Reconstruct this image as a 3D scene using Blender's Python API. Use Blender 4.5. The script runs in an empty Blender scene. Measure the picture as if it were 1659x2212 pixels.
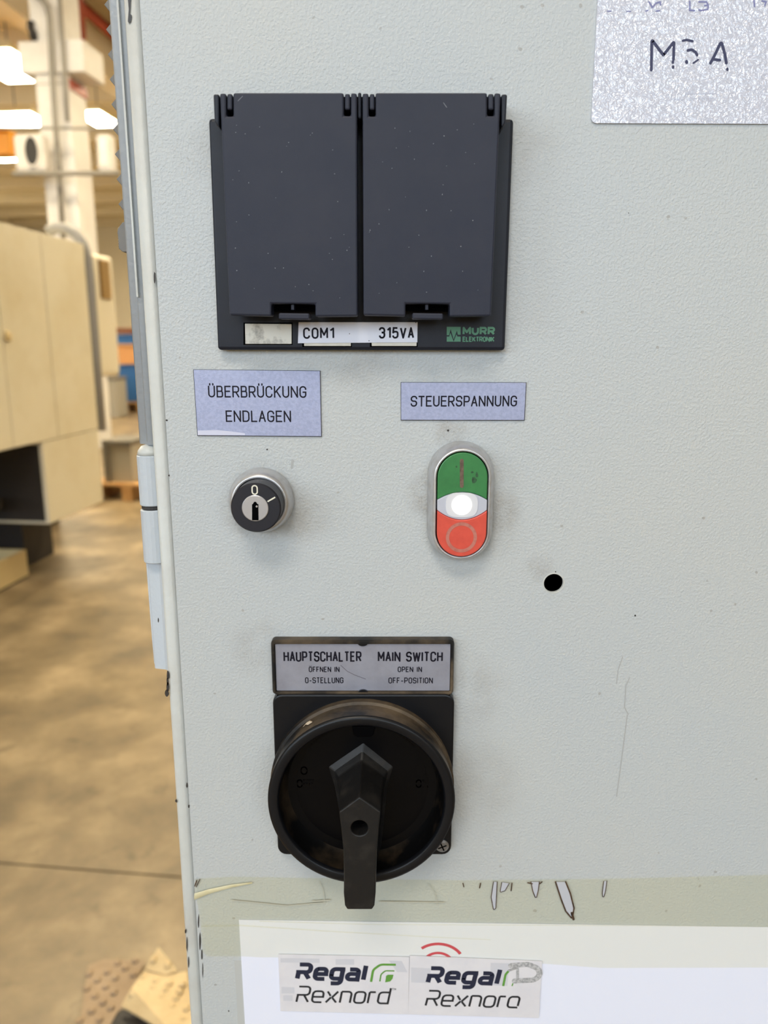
import bpy, bmesh, math, random
from mathutils import Vector
random.seed(7)

# ------------------------------------------------------------------ camera, world, light, exposure
FPX = 1650.0            # focal length in pixels of the 1659 x 2212 frame
TH = math.radians(12.5) # camera pitched down
D = 0.345               # camera to cabinet face (metres)
CZ = 1.45               # camera height
HA = math.radians(6.3)  # the hall's long axis against the cabinet's normal
cA, sA = math.cos(HA), math.sin(HA)

sc = bpy.context.scene
C = sc.collection
cam = bpy.data.cameras.new('camera')
camo = bpy.data.objects.new('camera', cam)
C.objects.link(camo)
camo.location = (0, -D, CZ)
camo.rotation_euler = (math.pi / 2 - TH, 0, 0)
cam.sensor_fit = 'AUTO'
cam.sensor_width = 36.0
cam.lens = FPX / 2212 * 36.0
cam.clip_start = 0.01
cam.clip_end = 200
cam.dof.use_dof = True
cam.dof.focus_distance = 0.345
cam.dof.aperture_fstop = 9.5
sc.camera = camo
sc.view_settings.view_transform = 'Standard'
sc.view_settings.look = 'None'
sc.view_settings.gamma = 1.0
sc.view_settings.use_curve_mapping = False
sc.view_settings.exposure = 0.28
cy = sc.cycles
cy.max_bounces = 6
cy.diffuse_bounces = 3
cy.glossy_bounces = 3
cy.transmission_bounces = 2
cy.use_adaptive_sampling = True
cy.adaptive_threshold = 0.08
cy.use_denoising = True
cy.caustics_reflective = False
cy.caustics_refractive = False

w = bpy.data.worlds.new('world')
sc.world = w
w.use_nodes = True
w.node_tree.nodes['Background'].inputs[0].default_value = (0.72, 0.84, 1.0, 1)
w.node_tree.nodes['Background'].inputs[1].default_value = 0.42


def H(u, v, z):
    """hall coordinates (right, deep, up) from the camera's foot to world"""
    return Vector((u * cA + v * sA, -D - u * sA + v * cA, z))


def area(name, loc, aim, sx, sy, power, col):
    l = bpy.data.lights.new(name, 'AREA')
    l.shape = 'RECTANGLE'
    l.size, l.size_y, l.energy, l.color = sx, sy, power, col
    o = bpy.data.objects.new(name, l)
    C.objects.link(o)
    o.location = loc
    o.rotation_euler = (Vector(aim) - Vector(loc)).to_track_quat('-Z', 'Y').to_euler()
    return o


# daylight through the tall windows of the wall behind the photographer
for k, uu in enumerate((-8.7, -2.7, 3.3)):
    area('window_daylight', H(uu, -6.9, 3.6), H(uu, 0, 3.2), 4.6, 3.0, (250, 215, 150)[k], (0.74, 0.87, 1.0))
# the ceiling lamp row above the aisle in front of the cabinet
area('aisle_lamp_light', H(-0.25, -2.3, 4.6), H(0, 0, 1.35), 1.5, 0.8, 58, (1.0, 0.91, 0.79))


# ------------------------------------------------------------------ pixel / plane helpers
def ray(px, py):
    a = (px - 829.5) / FPX
    b = -(py - 1106) / FPX
    return Vector((a, math.cos(TH) + b * math.sin(TH), -math.sin(TH) + b * math.cos(TH)))


def F(px, py, p=0.0):
    """point (X, Z) of the plane standing p metres proud of the cabinet face"""
    d = ray(px, py)
    t = (D - p) / d.y
    return (d.x * t, CZ + d.z * t)


def hray(px, py):
    d = ray(px, py)
    return d.x * cA - d.y * sA, d.x * sA + d.y * cA, d.z


def hit_u(px, py, U):
    du, dv, dz = hray(px, py)
    return U / du * dv, CZ + U / du * dz          # v, z


def hit_v(px, py, V):
    du, dv, dz = hray(px, py)
    return V / dv * du, CZ + V / dv * dz          # u, z


def hit_z(px, py, Z):
    du, dv, dz = hray(px, py)
    t = (Z - CZ) / dz
    return du * t, dv * t                          # u, v


# ------------------------------------------------------------------ materials
def lin(c):
    return tuple((x / 12.92 if x <= 0.04045 else ((x + 0.055) / 1.055) ** 2.4) for x in (v / 255.0 for v in c)) + (1.0,)


def mat(name, col, rough=0.5, metal=0.0, bump=None, vary=None, spec=0.5, emit=None, coat=0.0):
    """col: sRGB 0-255; bump=(scale, distance); vary=(colour2, scale, low, high)"""
    m = bpy.data.materials.new(name)
    m.use_nodes = True
    nt = m.node_tree
    b = nt.nodes['Principled BSDF']
    b.inputs['Base Color'].default_value = lin(col)
    b.inputs['Roughness'].default_value = rough
    b.inputs['Metallic'].default_value = metal
    b.inputs['Specular IOR Level'].default_value = spec
    b.inputs['Coat Weight'].default_value = coat
    if emit:
        b.inputs['Emission Color'].default_value = lin(emit[0])
        b.inputs['Emission Strength'].default_value = emit[1]
    tc = nt.nodes.new('ShaderNodeNewGeometry')
    if bump:
        n = nt.nodes.new('ShaderNodeTexNoise')
        n.inputs['Scale'].default_value = bump[0]
        n.inputs['Detail'].default_value = 3
        nt.links.new(tc.outputs['Position'], n.inputs['Vector'])
        bn = nt.nodes.new('ShaderNodeBump')
        bn.inputs['Strength'].default_value = 1.0
        bn.inputs['Distance'].default_value = bump[1]
        nt.links.new(n.outputs['Fac'], bn.inputs['Height'])
        nt.links.new(bn.outputs['Normal'], b.inputs['Normal'])
    if vary:
        n = nt.nodes.new('ShaderNodeTexNoise')
        n.inputs['Scale'].default_value = vary[1]
        n.inputs['Detail'].default_value = 6
        n.inputs['Roughness'].default_value = 0.6
        nt.links.new(tc.outputs['Position'], n.inputs['Vector'])
        r = nt.nodes.new('ShaderNodeValToRGB')
        r.color_ramp.elements[0].position = vary[2]
        r.color_ramp.elements[1].position = vary[3]
        r.color_ramp.elements[0].color = lin(col)
        r.color_ramp.elements[1].color = lin(vary[0])
        nt.links.new(n.outputs['Fac'], r.inputs['Fac'])
        nt.links.new(r.outputs['Color'], b.inputs['Base Color'])
    return m


M = {}
M['black'] = mat('black_plastic', (22, 25, 36), 0.42, bump=(2600, 0.00003), vary=((28, 31, 41), 60, 0.35, 0.7), spec=0.3)
M['lid'] = mat('lid_plastic', (37, 41, 56), 0.5, bump=(2800, 0.00004), vary=((46, 48, 60), 45, 0.3, 0.75), spec=0.3)
M['switch'] = mat('switch_black', (14, 15, 19), 0.36, bump=(1500, 0.00003), spec=0.32)
M['dial'] = mat('dial_black', (4, 4, 6), 0.3, bump=(1500, 0.00002), spec=0.16)
M['switch_dirty'] = mat('switch_dusty_black', (20, 19, 19), 0.5, bump=(900, 0.00006), vary=((112, 96, 76), 42, 0.40, 0.76), spec=0.3)
M['dial_dusty'] = mat('dial_wall_dusty', (8, 8, 9), 0.45, bump=(900, 0.00005), vary=((70, 58, 44), 42, 0.48, 0.82), spec=0.2)
M['grip'] = mat('grip_black', (24, 23, 23), 0.45, bump=(1100, 0.00005), vary=((54, 50, 46), 90, 0.5, 0.85), spec=0.35)
M['dark'] = mat('dark_void', (4, 4, 5), 0.8, spec=0.03)
M['ink'] = mat('engraved_ink', (22, 20, 32), 0.6, spec=0.2)
M['alu_label'] = mat('silver_label', (171, 177, 205), 0.5, 0.5, bump=(2400, 0.00006), vary=((161, 167, 195), 700, 0.4, 0.6))
M['alu_plate'] = mat('silver_legend', (168, 171, 186), 0.4, 0.5, bump=(1600, 0.00003), vary=((156, 158, 172), 120, 0.35, 0.7))
M['bezel'] = mat('satin_bezel', (198, 198, 200), 0.34, 0.62, bump=(2500, 0.00003), vary=((178, 175, 171), 200, 0.45, 0.75))
M['keymetal'] = mat('lock_metal', (196, 196, 200), 0.35, 0.7, bump=(900, 0.00003))
M['keyblack'] = mat('key_barrel_black', (28, 29, 38), 0.4, spec=0.45)
M['cream_ink'] = mat('cream_print', (226, 222, 205), 0.6)
M['green'] = mat('green_button_plastic', (58, 128, 72), 0.35, bump=(800, 0.00002), vary=((50, 112, 64), 150, 0.4, 0.75))
M['red'] = mat('red_button_plastic', (216, 84, 68), 0.38, bump=(800, 0.00002), vary=((204, 76, 62), 170, 0.4, 0.7))
M['worn_print'] = mat('worn_print_brown', (112, 92, 78), 0.7, vary=((70, 58, 48), 400, 0.45, 0.7))
M['worn_ring'] = mat('worn_print_ring', (190, 118, 104), 0.6, vary=((170, 96, 84), 400, 0.45, 0.7))
M['lens'] = mat('milky_lens', (190, 193, 205), 0.3)
M['lens_ring'] = mat('milky_lens_inner', (208, 209, 214), 0.3, emit=((250, 248, 250), 0.06))
M['lamp_on'] = mat('lit_lamp', (255, 250, 235), 0.3, emit=((255, 248, 228), 1.6))
M['cream_tag'] = mat('cream_tag', (222, 218, 206), 0.5, bump=(700, 0.00003), vary=((206, 202, 190), 160, 0.4, 0.7))
M['soiled_tag'] = mat('soiled_tag', (222, 218, 206), 0.5, bump=(700, 0.00003), vary=((120, 114, 106), 130, 0.52, 0.72))
M['strip'] = mat('label_strip', (228, 230, 242), 0.4, spec=0.4)
M['green_print'] = mat('green_print', (80, 134, 106), 0.5)
M['paper'] = mat('paper', (230, 233, 248), 0.75, bump=(1500, 0.00001))
M['sticker'] = mat('sticker', (224, 222, 226), 0.5, vary=((216, 214, 220), 60, 0.4, 0.7))
M['ghost_print'] = mat('ghost_print', (205, 205, 212), 0.6)
M['navy'] = mat('navy_print', (28, 34, 58), 0.55)
M['black_print'] = mat('black_print', (32, 34, 40), 0.55)
M['logo_green'] = mat('leaf_green_print', (96, 152, 62), 0.55)
M['red_print'] = mat('red_print', (206, 62, 84), 0.55)
M['grey_smudge'] = mat('grey_smudge', (150, 150, 152), 0.7, vary=((204, 203, 204), 900, 0.4, 0.65))
M['marker'] = mat('marker_ink', (48, 50, 84), 0.5)
M['marker_faint'] = mat('marker_ink_faint', (124, 126, 170), 0.5)
M['print_faint'] = mat('faint_print', (186, 190, 206), 0.5)
M['pouch'] = mat('pouch_edge', (186, 188, 186), 0.4)
M['chip'] = mat('bare_dark_metal', (52, 48, 46), 0.6)
M['scratch'] = mat('scratch_line', (172, 173, 172), 0.5)
M['scratch_dark'] = mat('scratch_dark', (96, 92, 98), 0.5)
M['residue'] = mat('glue_residue', (84, 62, 44), 0.5, vary=((44, 30, 22), 500, 0.4, 0.7))
M['washer'] = mat('hinge_washer', (56, 54, 54), 0.5)
M['dust_lid'] = mat('lid_dust', (132, 134, 140), 0.8)
M['screw'] = mat('zinc_screw', (150, 150, 152), 0.35, 0.8)
M['dust_flake'] = mat('pale_flake', (206, 186, 160), 0.8)
# background
M['concrete'] = None
M['joint'] = mat('joint_filler', (66, 52, 40), 0.9)
M['machine'] = mat('machine_cream', (232, 224, 200), 0.5, vary=((218, 206, 174), 2.2, 0.45, 0.75))
M['machine2'] = mat('machine_cream_second', (230, 222, 200), 0.5)
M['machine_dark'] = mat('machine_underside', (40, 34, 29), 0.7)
M['seam'] = mat('panel_seam', (176, 164, 138), 0.7)
M['column'] = mat('column_paint', (226, 224, 222), 0.7, vary=((214, 211, 208), 3, 0.4, 0.7))
M['beam'] = mat('ceiling_beam', (236, 226, 202), 0.8)
M['ceiling'] = mat('ceiling_paint', (234, 224, 202), 0.85)
M['wallp'] = mat('hall_wall_paint', (246, 238, 218), 0.8)
M['conduit'] = mat('grey_conduit', (140, 136, 128), 0.5)
M['pipe_grey'] = mat('grey_pipe', (152, 150, 146), 0.45)
M['pipe_red'] = mat('red_pipe', (150, 62, 40), 0.5)
M['lampcase'] = mat('lamp_case', (214, 200, 160), 0.6)
M['tube'] = mat('lamp_tube', (255, 236, 170), 0.4, emit=((255, 238, 202), 39.0))
M['whitebox'] = mat('white_unit', (216, 212, 208), 0.5)
M['fan'] = mat('dark_opening', (40, 38, 38), 0.6)
M['amber'] = mat('amber_paint', (224, 150, 24), 0.5)
M['blue'] = mat('blue_crate', (40, 96, 160), 0.5)
M['salmon'] = mat('salmon_box', (206, 150, 96), 0.7)
M['brownbox'] = mat('brown_box', (140, 92, 66), 0.8)
M['greybox'] = mat('grey_crate', (168, 164, 152), 0.6)
M['greydark'] = mat('grey_dark', (112, 108, 100), 0.6)
M['wood'] = mat('pallet_wood', (204, 164, 112), 0.8, vary=((180, 136, 84), 14, 0.4, 0.7))
M['vent'] = mat('vent_slat', (196, 164, 106), 0.6)
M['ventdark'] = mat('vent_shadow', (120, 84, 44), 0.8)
M['stud_lit'] = mat('studded_plate', (214, 190, 146), 0.55, bump=(60, 0.002), vary=((196, 170, 126), 9, 0.4, 0.7))  # raised panels of the folded sheet, light put into the cream
M['stud_unlit'] = mat('studded_plate_unlit', (168, 146, 120), 0.65, bump=(60, 0.002), vary=((146, 124, 98), 9, 0.4, 0.7))  # flat panel of the same sheet, darker as its unlit copy
M['tray'] = mat('tray_paint', (212, 190, 140), 0.6)
M['window_frame'] = mat('window_frame', (150, 152, 154), 0.5)


def face_paint():
    """grey structured paint with soiled patches round the operating elements"""
    m = mat('cabinet_paint', (196, 199, 194), 0.42, spec=0.45)
    nt = m.node_tree
    b = nt.nodes['Principled BSDF']
    geo = nt.nodes.new('ShaderNodeNewGeometry')

    def noise(scale, det=2.0, rough=0.5, dist=0.0):
        n = nt.nodes.new('ShaderNodeTexNoise')
        n.inputs['Scale'].default_value = scale
        n.inputs['Detail'].default_value = det
        n.inputs['Roughness'].default_value = rough
        n.inputs['Distortion'].default_value = dist
        nt.links.new(geo.outputs['Position'], n.inputs['Vector'])
        return n.outputs['Fac']

    def math2(op, a, c, clamp=False):
        n = nt.nodes.new('ShaderNodeMath')
        n.operation = op
        n.use_clamp = clamp
        for i, s in enumerate((a, c)):
            if isinstance(s, (int, float)):
                n.inputs[i].default_value = s
            else:
                nt.links.new(s, n.inputs[i])
        return n.outputs[0]

    def ramp(fac, lo, hi):
        n = nt.nodes.new('ShaderNodeMapRange')
        n.inputs['From Min'].default_value = lo
        n.inputs['From Max'].default_value = hi
        n.inputs['To Min'].default_value = 0
        n.inputs['To Max'].default_value = 1
        n.clamp = True
        nt.links.new(fac, n.inputs['Value'])
        return n.outputs[0]

    # structured paint: soft dimples with some finer grain
    fine = noise(800, 1.5, 0.5, 0.15)
    mid = noise(260, 1.0, 0.5)
    hgt = math2('ADD', math2('MULTIPLY', ramp(fine, 0.38, 0.66), 0.8), math2('MULTIPLY', mid, 0.5))
    bn = nt.nodes.new('ShaderNodeBump')
    bn.inputs['Distance'].default_value = 0.00012
    nt.links.new(hgt, bn.inputs['Height'])
    nt.links.new(bn.outputs['Normal'], b.inputs['Normal'])

    # soiled patches: (x, y pixel, radius m, strength)
    spots = [(567, 1085, 0.024, 0.55), (930, 1070, 0.014, 0.6), (975, 935, 0.010, 0.55), (1075, 1110, 0.014, 0.45),
             (650, 1120, 0.016, 0.35), (560, 1400, 0.020, 0.25), (1010, 1500, 0.026, 0.22), (780, 775, 0.020, 0.2),
             (1165, 1230, 0.010, 0.3), (440, 330, 0.016, 0.2), (1130, 330, 0.018, 0.2), (1020, 1700, 0.03, 0.16)]
    tot = None
    for (px, py, r, s) in spots:
        X, Z = F(px, py)
        v = nt.nodes.new('ShaderNodeVectorMath')
        v.operation = 'DISTANCE'
        v.inputs[1].default_value = (X, 0, Z)
        nt.links.new(geo.outputs['Position'], v.inputs[0])
        f = nt.nodes.new('ShaderNodeMapRange')
        f.interpolation_type = 'SMOOTHSTEP'
        f.inputs['From Min'].default_value = r * 0.35
        f.inputs['From Max'].default_value = r
        f.inputs['To Min'].default_value = s
        f.inputs['To Max'].default_value = 0
        nt.links.new(v.outputs['Value'], f.inputs['Value'])
        tot = f.outputs[0] if tot is None else math2('MAXIMUM', tot, f.outputs[0])
    smear = ramp(noise(70, 5.0, 0.65), 0.36, 0.72)
    speck = ramp(noise(900, 3.0, 0.7), 0.52, 0.72)
    grime = math2('MULTIPLY', tot, math2('ADD', math2('MULTIPLY', smear, 0.9), math2('MULTIPLY', speck, 0.6)), True)
    dots = math2('MULTIPLY', ramp(noise(260, 0.0), 0.83, 0.86), 0.35)
    grime = math2('MAXIMUM', grime, dots)
    base = nt.nodes.new('ShaderNodeValToRGB')
    base.color_ramp.elements[0].position = 0.35
    base.color_ramp.elements[0].color = lin((188, 193, 195))
    base.color_ramp.elements[1].position = 0.68
    base.color_ramp.elements[1].color = lin((191, 194, 193))
    nt.links.new(noise(9, 2.0), base.inputs['Fac'])
    mx = nt.nodes.new('ShaderNodeMix')
    mx.data_type = 'RGBA'
    mx.inputs['B'].default_value = lin((122, 104, 84))
    nt.links.new(grime, mx.inputs['Factor'])
    nt.links.new(base.outputs['Color'], mx.inputs['A'])
    nt.links.new(mx.outputs['Result'], b.inputs['Base Color'])
    return m


def concrete():
    m = mat('polished_concrete', (168, 146, 110), 0.42, spec=0.45)
    nt = m.node_tree
    b = nt.nodes['Principled BSDF']
    geo = nt.nodes.new('ShaderNodeNewGeometry')

    def noise(scale, det, rough, dist=0.0):
        n = nt.nodes.new('ShaderNodeTexNoise')
        n.inputs['Scale'].default_value = scale
        n.inputs['Detail'].default_value = det
        n.inputs['Roughness'].default_value = rough
        n.inputs['Distortion'].default_value = dist
        nt.links.new(geo.outputs['Position'], n.inputs['Vector'])
        return n.outputs['Fac']
    r = nt.nodes.new('ShaderNodeValToRGB')
    e = r.color_ramp.elements
    e[0].position, e[0].color = 0.30, lin((98, 86, 66))
    e[1].position, e[1].color = 0.72, lin((172, 152, 120))
    k = e.new(0.5)
    k.color = lin((132, 115, 88))
    nt.links.new(noise(3.0, 6, 0.62, 0.15), r.inputs['Fac'])
    s = nt.nodes.new('ShaderNodeMapRange')
    s.inputs['From Min'].default_value = 0.6
    s.inputs['From Max'].default_value = 0.78
    nt.links.new(noise(9, 4, 0.6), s.inputs['Value'])
    mx = nt.nodes.new('ShaderNodeMix')
    mx.data_type = 'RGBA'
    mx.inputs['B'].default_value = lin((92, 79, 58))
    nt.links.new(s.outputs[0], mx.inputs['Factor'])
    nt.links.new(r.outputs['Color'], mx.inputs['A'])
    nt.links.new(mx.outputs['Result'], b.inputs['Base Color'])
    return m


def laminate():
    """white sheet in a crinkled clear film"""
    m = mat('laminated_sheet', (200, 204, 220), 0.5)
    nt = m.node_tree
    b = nt.nodes['Principled BSDF']
    b.inputs['Coat Weight'].default_value = 1.0
    b.inputs['Coat Roughness'].default_value = 0.06
    b.inputs['Coat IOR'].default_value = 2.4
    geo = nt.nodes.new('ShaderNodeNewGeometry')
    n = nt.nodes.new('ShaderNodeTexNoise')
    n.inputs['Scale'].default_value = 420
    n.inputs['Detail'].default_value = 2
    n.inputs['Distortion'].default_value = 1.0
    nt.links.new(geo.outputs['Position'], n.inputs['Vector'])
    bn = nt.nodes.new('ShaderNodeBump')
    bn.inputs['Distance'].default_value = 0.0016
    nt.links.new(n.outputs['Fac'], bn.inputs['Height'])
    nt.links.new(bn.outputs['Normal'], b.inputs['Coat Normal'])
    return m


def tape_mat():
    m = bpy.data.materials.new('clear_tape')
    m.use_nodes = True
    nt = m.node_tree
    b = nt.nodes['Principled BSDF']
    b.inputs['Base Color'].default_value = lin((232, 228, 204))
    b.inputs['Roughness'].default_value = 0.25
    out = nt.nodes['Material Output']
    tr = nt.nodes.new('ShaderNodeBsdfTransparent')
    tr.inputs[0].default_value = lin((253, 252, 244))
    mx = nt.nodes.new('ShaderNodeMixShader')
    mx.inputs[0].default_value = 0.05
    nt.links.new(tr.outputs[0], mx.inputs[1])
    nt.links.new(b.outputs[0], mx.inputs[2])
    nt.links.new(mx.outputs[0], out.inputs['Surface'])
    return m


M['paint'] = face_paint()
M['frame_paint'] = mat('frame_paint', (190, 197, 204), 0.4, bump=(420, 0.00018), spec=0.5)
M['edge_paint'] = mat('edge_paint', (196, 198, 194), 0.42, bump=(420, 0.0002), vary=((186, 184, 178), 30, 0.45, 0.75))
M['louvre'] = mat('louvre_grey', (118, 115, 110), 0.55)
M['concrete'] = concrete()
M['laminate'] = laminate()
M['tape'] = tape_mat()
M['tape_fold'] = mat('tape_fold', (216, 208, 172), 0.3, vary=((196, 184, 140), 80, 0.4, 0.7))

# ------------------------------------------------------------------ object helpers
ORG = {}


def props(o, label=None, cat=None, group=None, kind=None):
    if label: o['label'] = label
    if cat: o['category'] = cat
    if group: o['group'] = group
    if kind: o['kind'] = kind
    return o


def thing(name, loc, label=None, cat=None, group=None, kind=None):
    o = bpy.data.objects.new(name, None)
    o.empty_display_size = 0.02
    C.objects.link(o)
    o.location = loc
    ORG[o] = Vector(loc)
    return props(o, label, cat, group, kind)


def mk(name, verts, faces, m, parent=None, smooth=False, bevel=0, seg=2, fix=True, origin=None):
    """one mesh object from world-space vertices"""
    verts = [Vector(v) for v in verts]
    if origin is None:
        lo = Vector([min(v[i] for v in verts) for i in range(3)])
        hi = Vector([max(v[i] for v in verts) for i in range(3)])
        origin = (lo + hi) / 2
    origin = Vector(origin)
    me = bpy.data.meshes.new(name)
    me.from_pydata([v - origin for v in verts], [], faces)
    if fix:
        bm = bmesh.new()
        bm.from_mesh(me)
        bmesh.ops.recalc_face_normals(bm, faces=bm.faces)
        bm.to_mesh(me)
        bm.free()
    me.materials.append(m)
    if smooth:
        me.polygons.foreach_set('use_smooth', [True] * len(me.polygons))
    o = bpy.data.objects.new(name, me)
    C.objects.link(o)
    ORG[o] = origin
    if parent:
        o.parent = parent
        o.location = origin - ORG[parent]
    else:
        o.location = origin
    if bevel:
        b = o.modifiers.new('bevel', 'BEVEL')
        b.width = bevel
        b.segments = seg
        b.limit_method = 'ANGLE'
        b.angle_limit = math.radians(35)
    return o


def bake(o):
    dg = bpy.context.evaluated_depsgraph_get()
    me = bpy.data.meshes.new_from_object(o.evaluated_get(dg))
    o.modifiers.clear()
    o.data = me


def cut(o, cutters):
    """boolean difference, baked; the cutters are removed"""
    for c in cutters:
        md = o.modifiers.new('cut', 'BOOLEAN')
        md.operation = 'DIFFERENCE'
        md.object = c
        md.solver = 'EXACT'
    bpy.context.view_layer.update()
    bake(o)
    for c in cutters:
        bpy.data.objects.remove(c, do_unlink=True)


def prism(poly, p0, p1):
    """polygon (X, Z) standing from p0 to p1 proud of the cabinet face"""
    n = len(poly)
    v = [Vector((x, -p1, z)) for x, z in poly] + [Vector((x, -p0, z)) for x, z in poly]
    f = [tuple(range(n)), tuple(range(2 * n - 1, n - 1, -1))]
    f += [(i, (i + 1) % n, n + (i + 1) % n, n + i) for i in range(n)]
    return v, f


def loft(rings, cap0=True, cap1=True):
    n = len(rings[0])
    v = [p for r in rings for p in r]
    f = []
    for k in range(len(rings) - 1):
        a, b = k * n, (k + 1) * n
        f += [(a + i, a + (i + 1) % n, b + (i + 1) % n, b + i) for i in range(n)]
    if cap0: f.append(tuple(range(n - 1, -1, -1)))
    if cap1: f.append(tuple(range((len(rings) - 1) * n, len(rings) * n)))
    return v, f


def circ(c, r, p, n=48):
    return [Vector((c[0] + r * math.cos(2 * math.pi * i / n), -p, c[1] + r * math.sin(2 * math.pi * i / n))) for i in range(n)]


def lathe(c, prof, n=48, cap0=True, cap1=True):
    return loft([circ(c, r, p, n) for r, p in prof], cap0, cap1)


def stad_pts(c, r, h, n=24):
    q = []
    for i in range(n + 1):
        a = math.pi * i / n
        q.append((c[0] + r * math.cos(a), c[1] + h + r * math.sin(a)))
    for i in range(n + 1):
        a = math.pi + math.pi * i / n
        q.append((c[0] + r * math.cos(a), c[1] - h + r * math.sin(a)))
    return q


def rrect(x0, x1, z0, z1, r, n=5):
    q = []
    for cx, cz, a0 in ((x1 - r, z1 - r, 0), (x0 + r, z1 - r, 90), (x0 + r, z0 + r, 180), (x1 - r, z0 + r, 270)):
        for i in range(n + 1):
            a = math.radians(a0 + 90 * i / n)
            q.append((cx + r * math.cos(a), cz + r * math.sin(a)))
    return q


def fillet(pts, closed=False, seg=7):
    """pts (x, z[, r]) -> polyline with rounded corners"""
    n = len(pts)
    out = []
    for i, p in enumerate(pts):
        r = p[2] if len(p) > 2 else 0
        P = Vector(p[:2])
        if r <= 0 or (not closed and i in (0, n - 1)):
            out.append(P)
            continue
        A, B = Vector(pts[i - 1][:2]), Vector(pts[(i + 1) % n][:2])
        a, b = A - P, B - P
        la, lb = a.length, b.length
        a.normalize(); b.normalize()
        ang = math.acos(max(-1, min(1, a.dot(b))))
        if ang > math.pi - 0.02:
            out.append(P)
            continue
        fa = 1.0 if (not closed and i - 1 == 0 and len(pts[0]) < 3) else 0.5
        fb = 1.0 if (not closed and i + 1 == n - 1 and len(pts[-1]) < 3) else 0.5
        t = min(r / math.tan(ang / 2), la * fa, lb * fb)
        rr = t * math.tan(ang / 2)
        bis = (a + b).normalized()
        cc = P + bis * (rr / math.sin(ang / 2))
        s, e = P + a * t - cc, P + b * t - cc
        a0 = math.atan2(s.y, s.x)
        d = math.atan2(e.y, e.x) - a0
        while d > math.pi: d -= 2 * math.pi
        while d < -math.pi: d += 2 * math.pi
        for k in range(seg + 1):
            an = a0 + d * k / seg
            out.append(cc + Vector((math.cos(an), math.sin(an))) * rr)
    res = []
    for p in out:
        if not res or (p - res[-1]).length > 1e-7:
            res.append(p)
    return res


def ribbon(pts, wd, closed=False, cap=True):
    """2D polyline -> list of polygons of a stroke wd wide"""
    pts = [Vector(p[:2]) for p in pts]
    n = len(pts)
    h = wd / 2
    polys = []
    nseg = n if closed else n - 1

    def disc(c):
        return [c + Vector((math.cos(t), math.sin(t))) * h for t in [2 * math.pi * k / 14 for k in range(14)]]
    for i in range(nseg):
        a, b = pts[i], pts[(i + 1) % n]
        d = (b - a).normalized()
        m_ = Vector((-d.y, d.x)) * h
        polys.append([a - m_, b - m_, b + m_, a + m_])
    for i in (range(n) if closed else range(1, n - 1)):
        d1, d2 = (pts[i] - pts[i - 1]).normalized(), (pts[(i + 1) % n] - pts[i]).normalized()
        c = d1.dot(d2)
        if abs(c) < 0.2:
            m_ = Vector((-d1.y, d1.x))
            polys.append([pts[i] + (p * d1 + q * m_) * h for p, q in ((-1, -1), (1, -1), (1, 1), (-1, 1))])
        elif c < 0.9999:
            polys.append(disc(pts[i]))
    if cap and not closed:
        polys += [disc(pts[0]), disc(pts[-1])]
    return polys


def flat(name, polys, p, m, parent=None):
    """thin printed layer: 2D polygons at p proud of the face, facing the viewer"""
    v, f = [], []
    for ip, poly in enumerate(polys):
        dp = (ip % 24) * 1.2e-6 if len(polys) > 1 else 0.0    # overlapping strokes lie in layers, never in one plane
        area2 = sum(poly[i][0] * poly[(i + 1) % len(poly)][1] - poly[(i + 1) % len(poly)][0] * poly[i][1] for i in range(len(poly)))
        if area2 < 0: poly = poly[::-1]
        f.append(tuple(range(len(v), len(v) + len(poly))))
        v += [Vector((q[0], -p - dp, q[1])) for q in poly]
    return mk(name, v, f, m, parent, fix=False)


def pxpoly(pts, p):
    return [F(x, y, p) for x, y in pts]


def pxline(pts, p, wpx, closed=False, cap=True, rnd=0):
    q = [F(a[0], a[1], p) for a in pts]
    s = F(801, 1000, p)[0] - F(800, 1000, p)[0]
    if rnd:
        q = fillet([(a[0], a[1], rnd * s) for a in q], closed)
    return ribbon(q, wpx * s, closed, cap)


def tube(path, r, n=10, cap=True):
    path = [Vector(p) for p in path]
    rings = []
    ref = None
    for i, p in enumerate(path):
        d = (path[min(i + 1, len(path) - 1)] - path[max(i - 1, 0)]).normalized()
        if ref is None:
            ref = Vector((0, 0, 1)) if abs(d.z) < 0.9 else Vector((1, 0, 0))
        a = (ref - d * ref.dot(d)).normalized()
        ref = a
        b = d.cross(a)
        rings.append([p + (a * math.cos(2 * math.pi * k / n) + b * math.sin(2 * math.pi * k / n)) * r for k in range(n)])
    return loft(rings, cap, cap)


def hbox(u0, u1, v0, v1, z0, z1):
    v = [H(u, vv, z) for z in (z0, z1) for u, vv in ((u0, v0), (u1, v0), (u1, v1), (u0, v1))]
    f = [(0, 3, 2, 1), (4, 5, 6, 7), (0, 1, 5, 4), (1, 2, 6, 5), (2, 3, 7, 6), (3, 0, 4, 7)]
    return v, f


def wbox(x0, x1, y0, y1, z0, z1):
    v = [Vector((x, y, z)) for z in (z0, z1) for x, y in ((x0, y0), (x1, y0), (x1, y1), (x0, y1))]
    f = [(0, 3, 2, 1), (4, 5, 6, 7), (0, 1, 5, 4), (1, 2, 6, 5), (2, 3, 7, 6), (3, 0, 4, 7)]
    return v, f


def dup(o, loc, parent=None):
    c = o.copy()
    C.objects.link(c)
    c.parent = parent
    ORG[c] = Vector(loc)
    c.location = Vector(loc) - (ORG[parent] if parent else Vector((0, 0, 0)))
    return c


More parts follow.
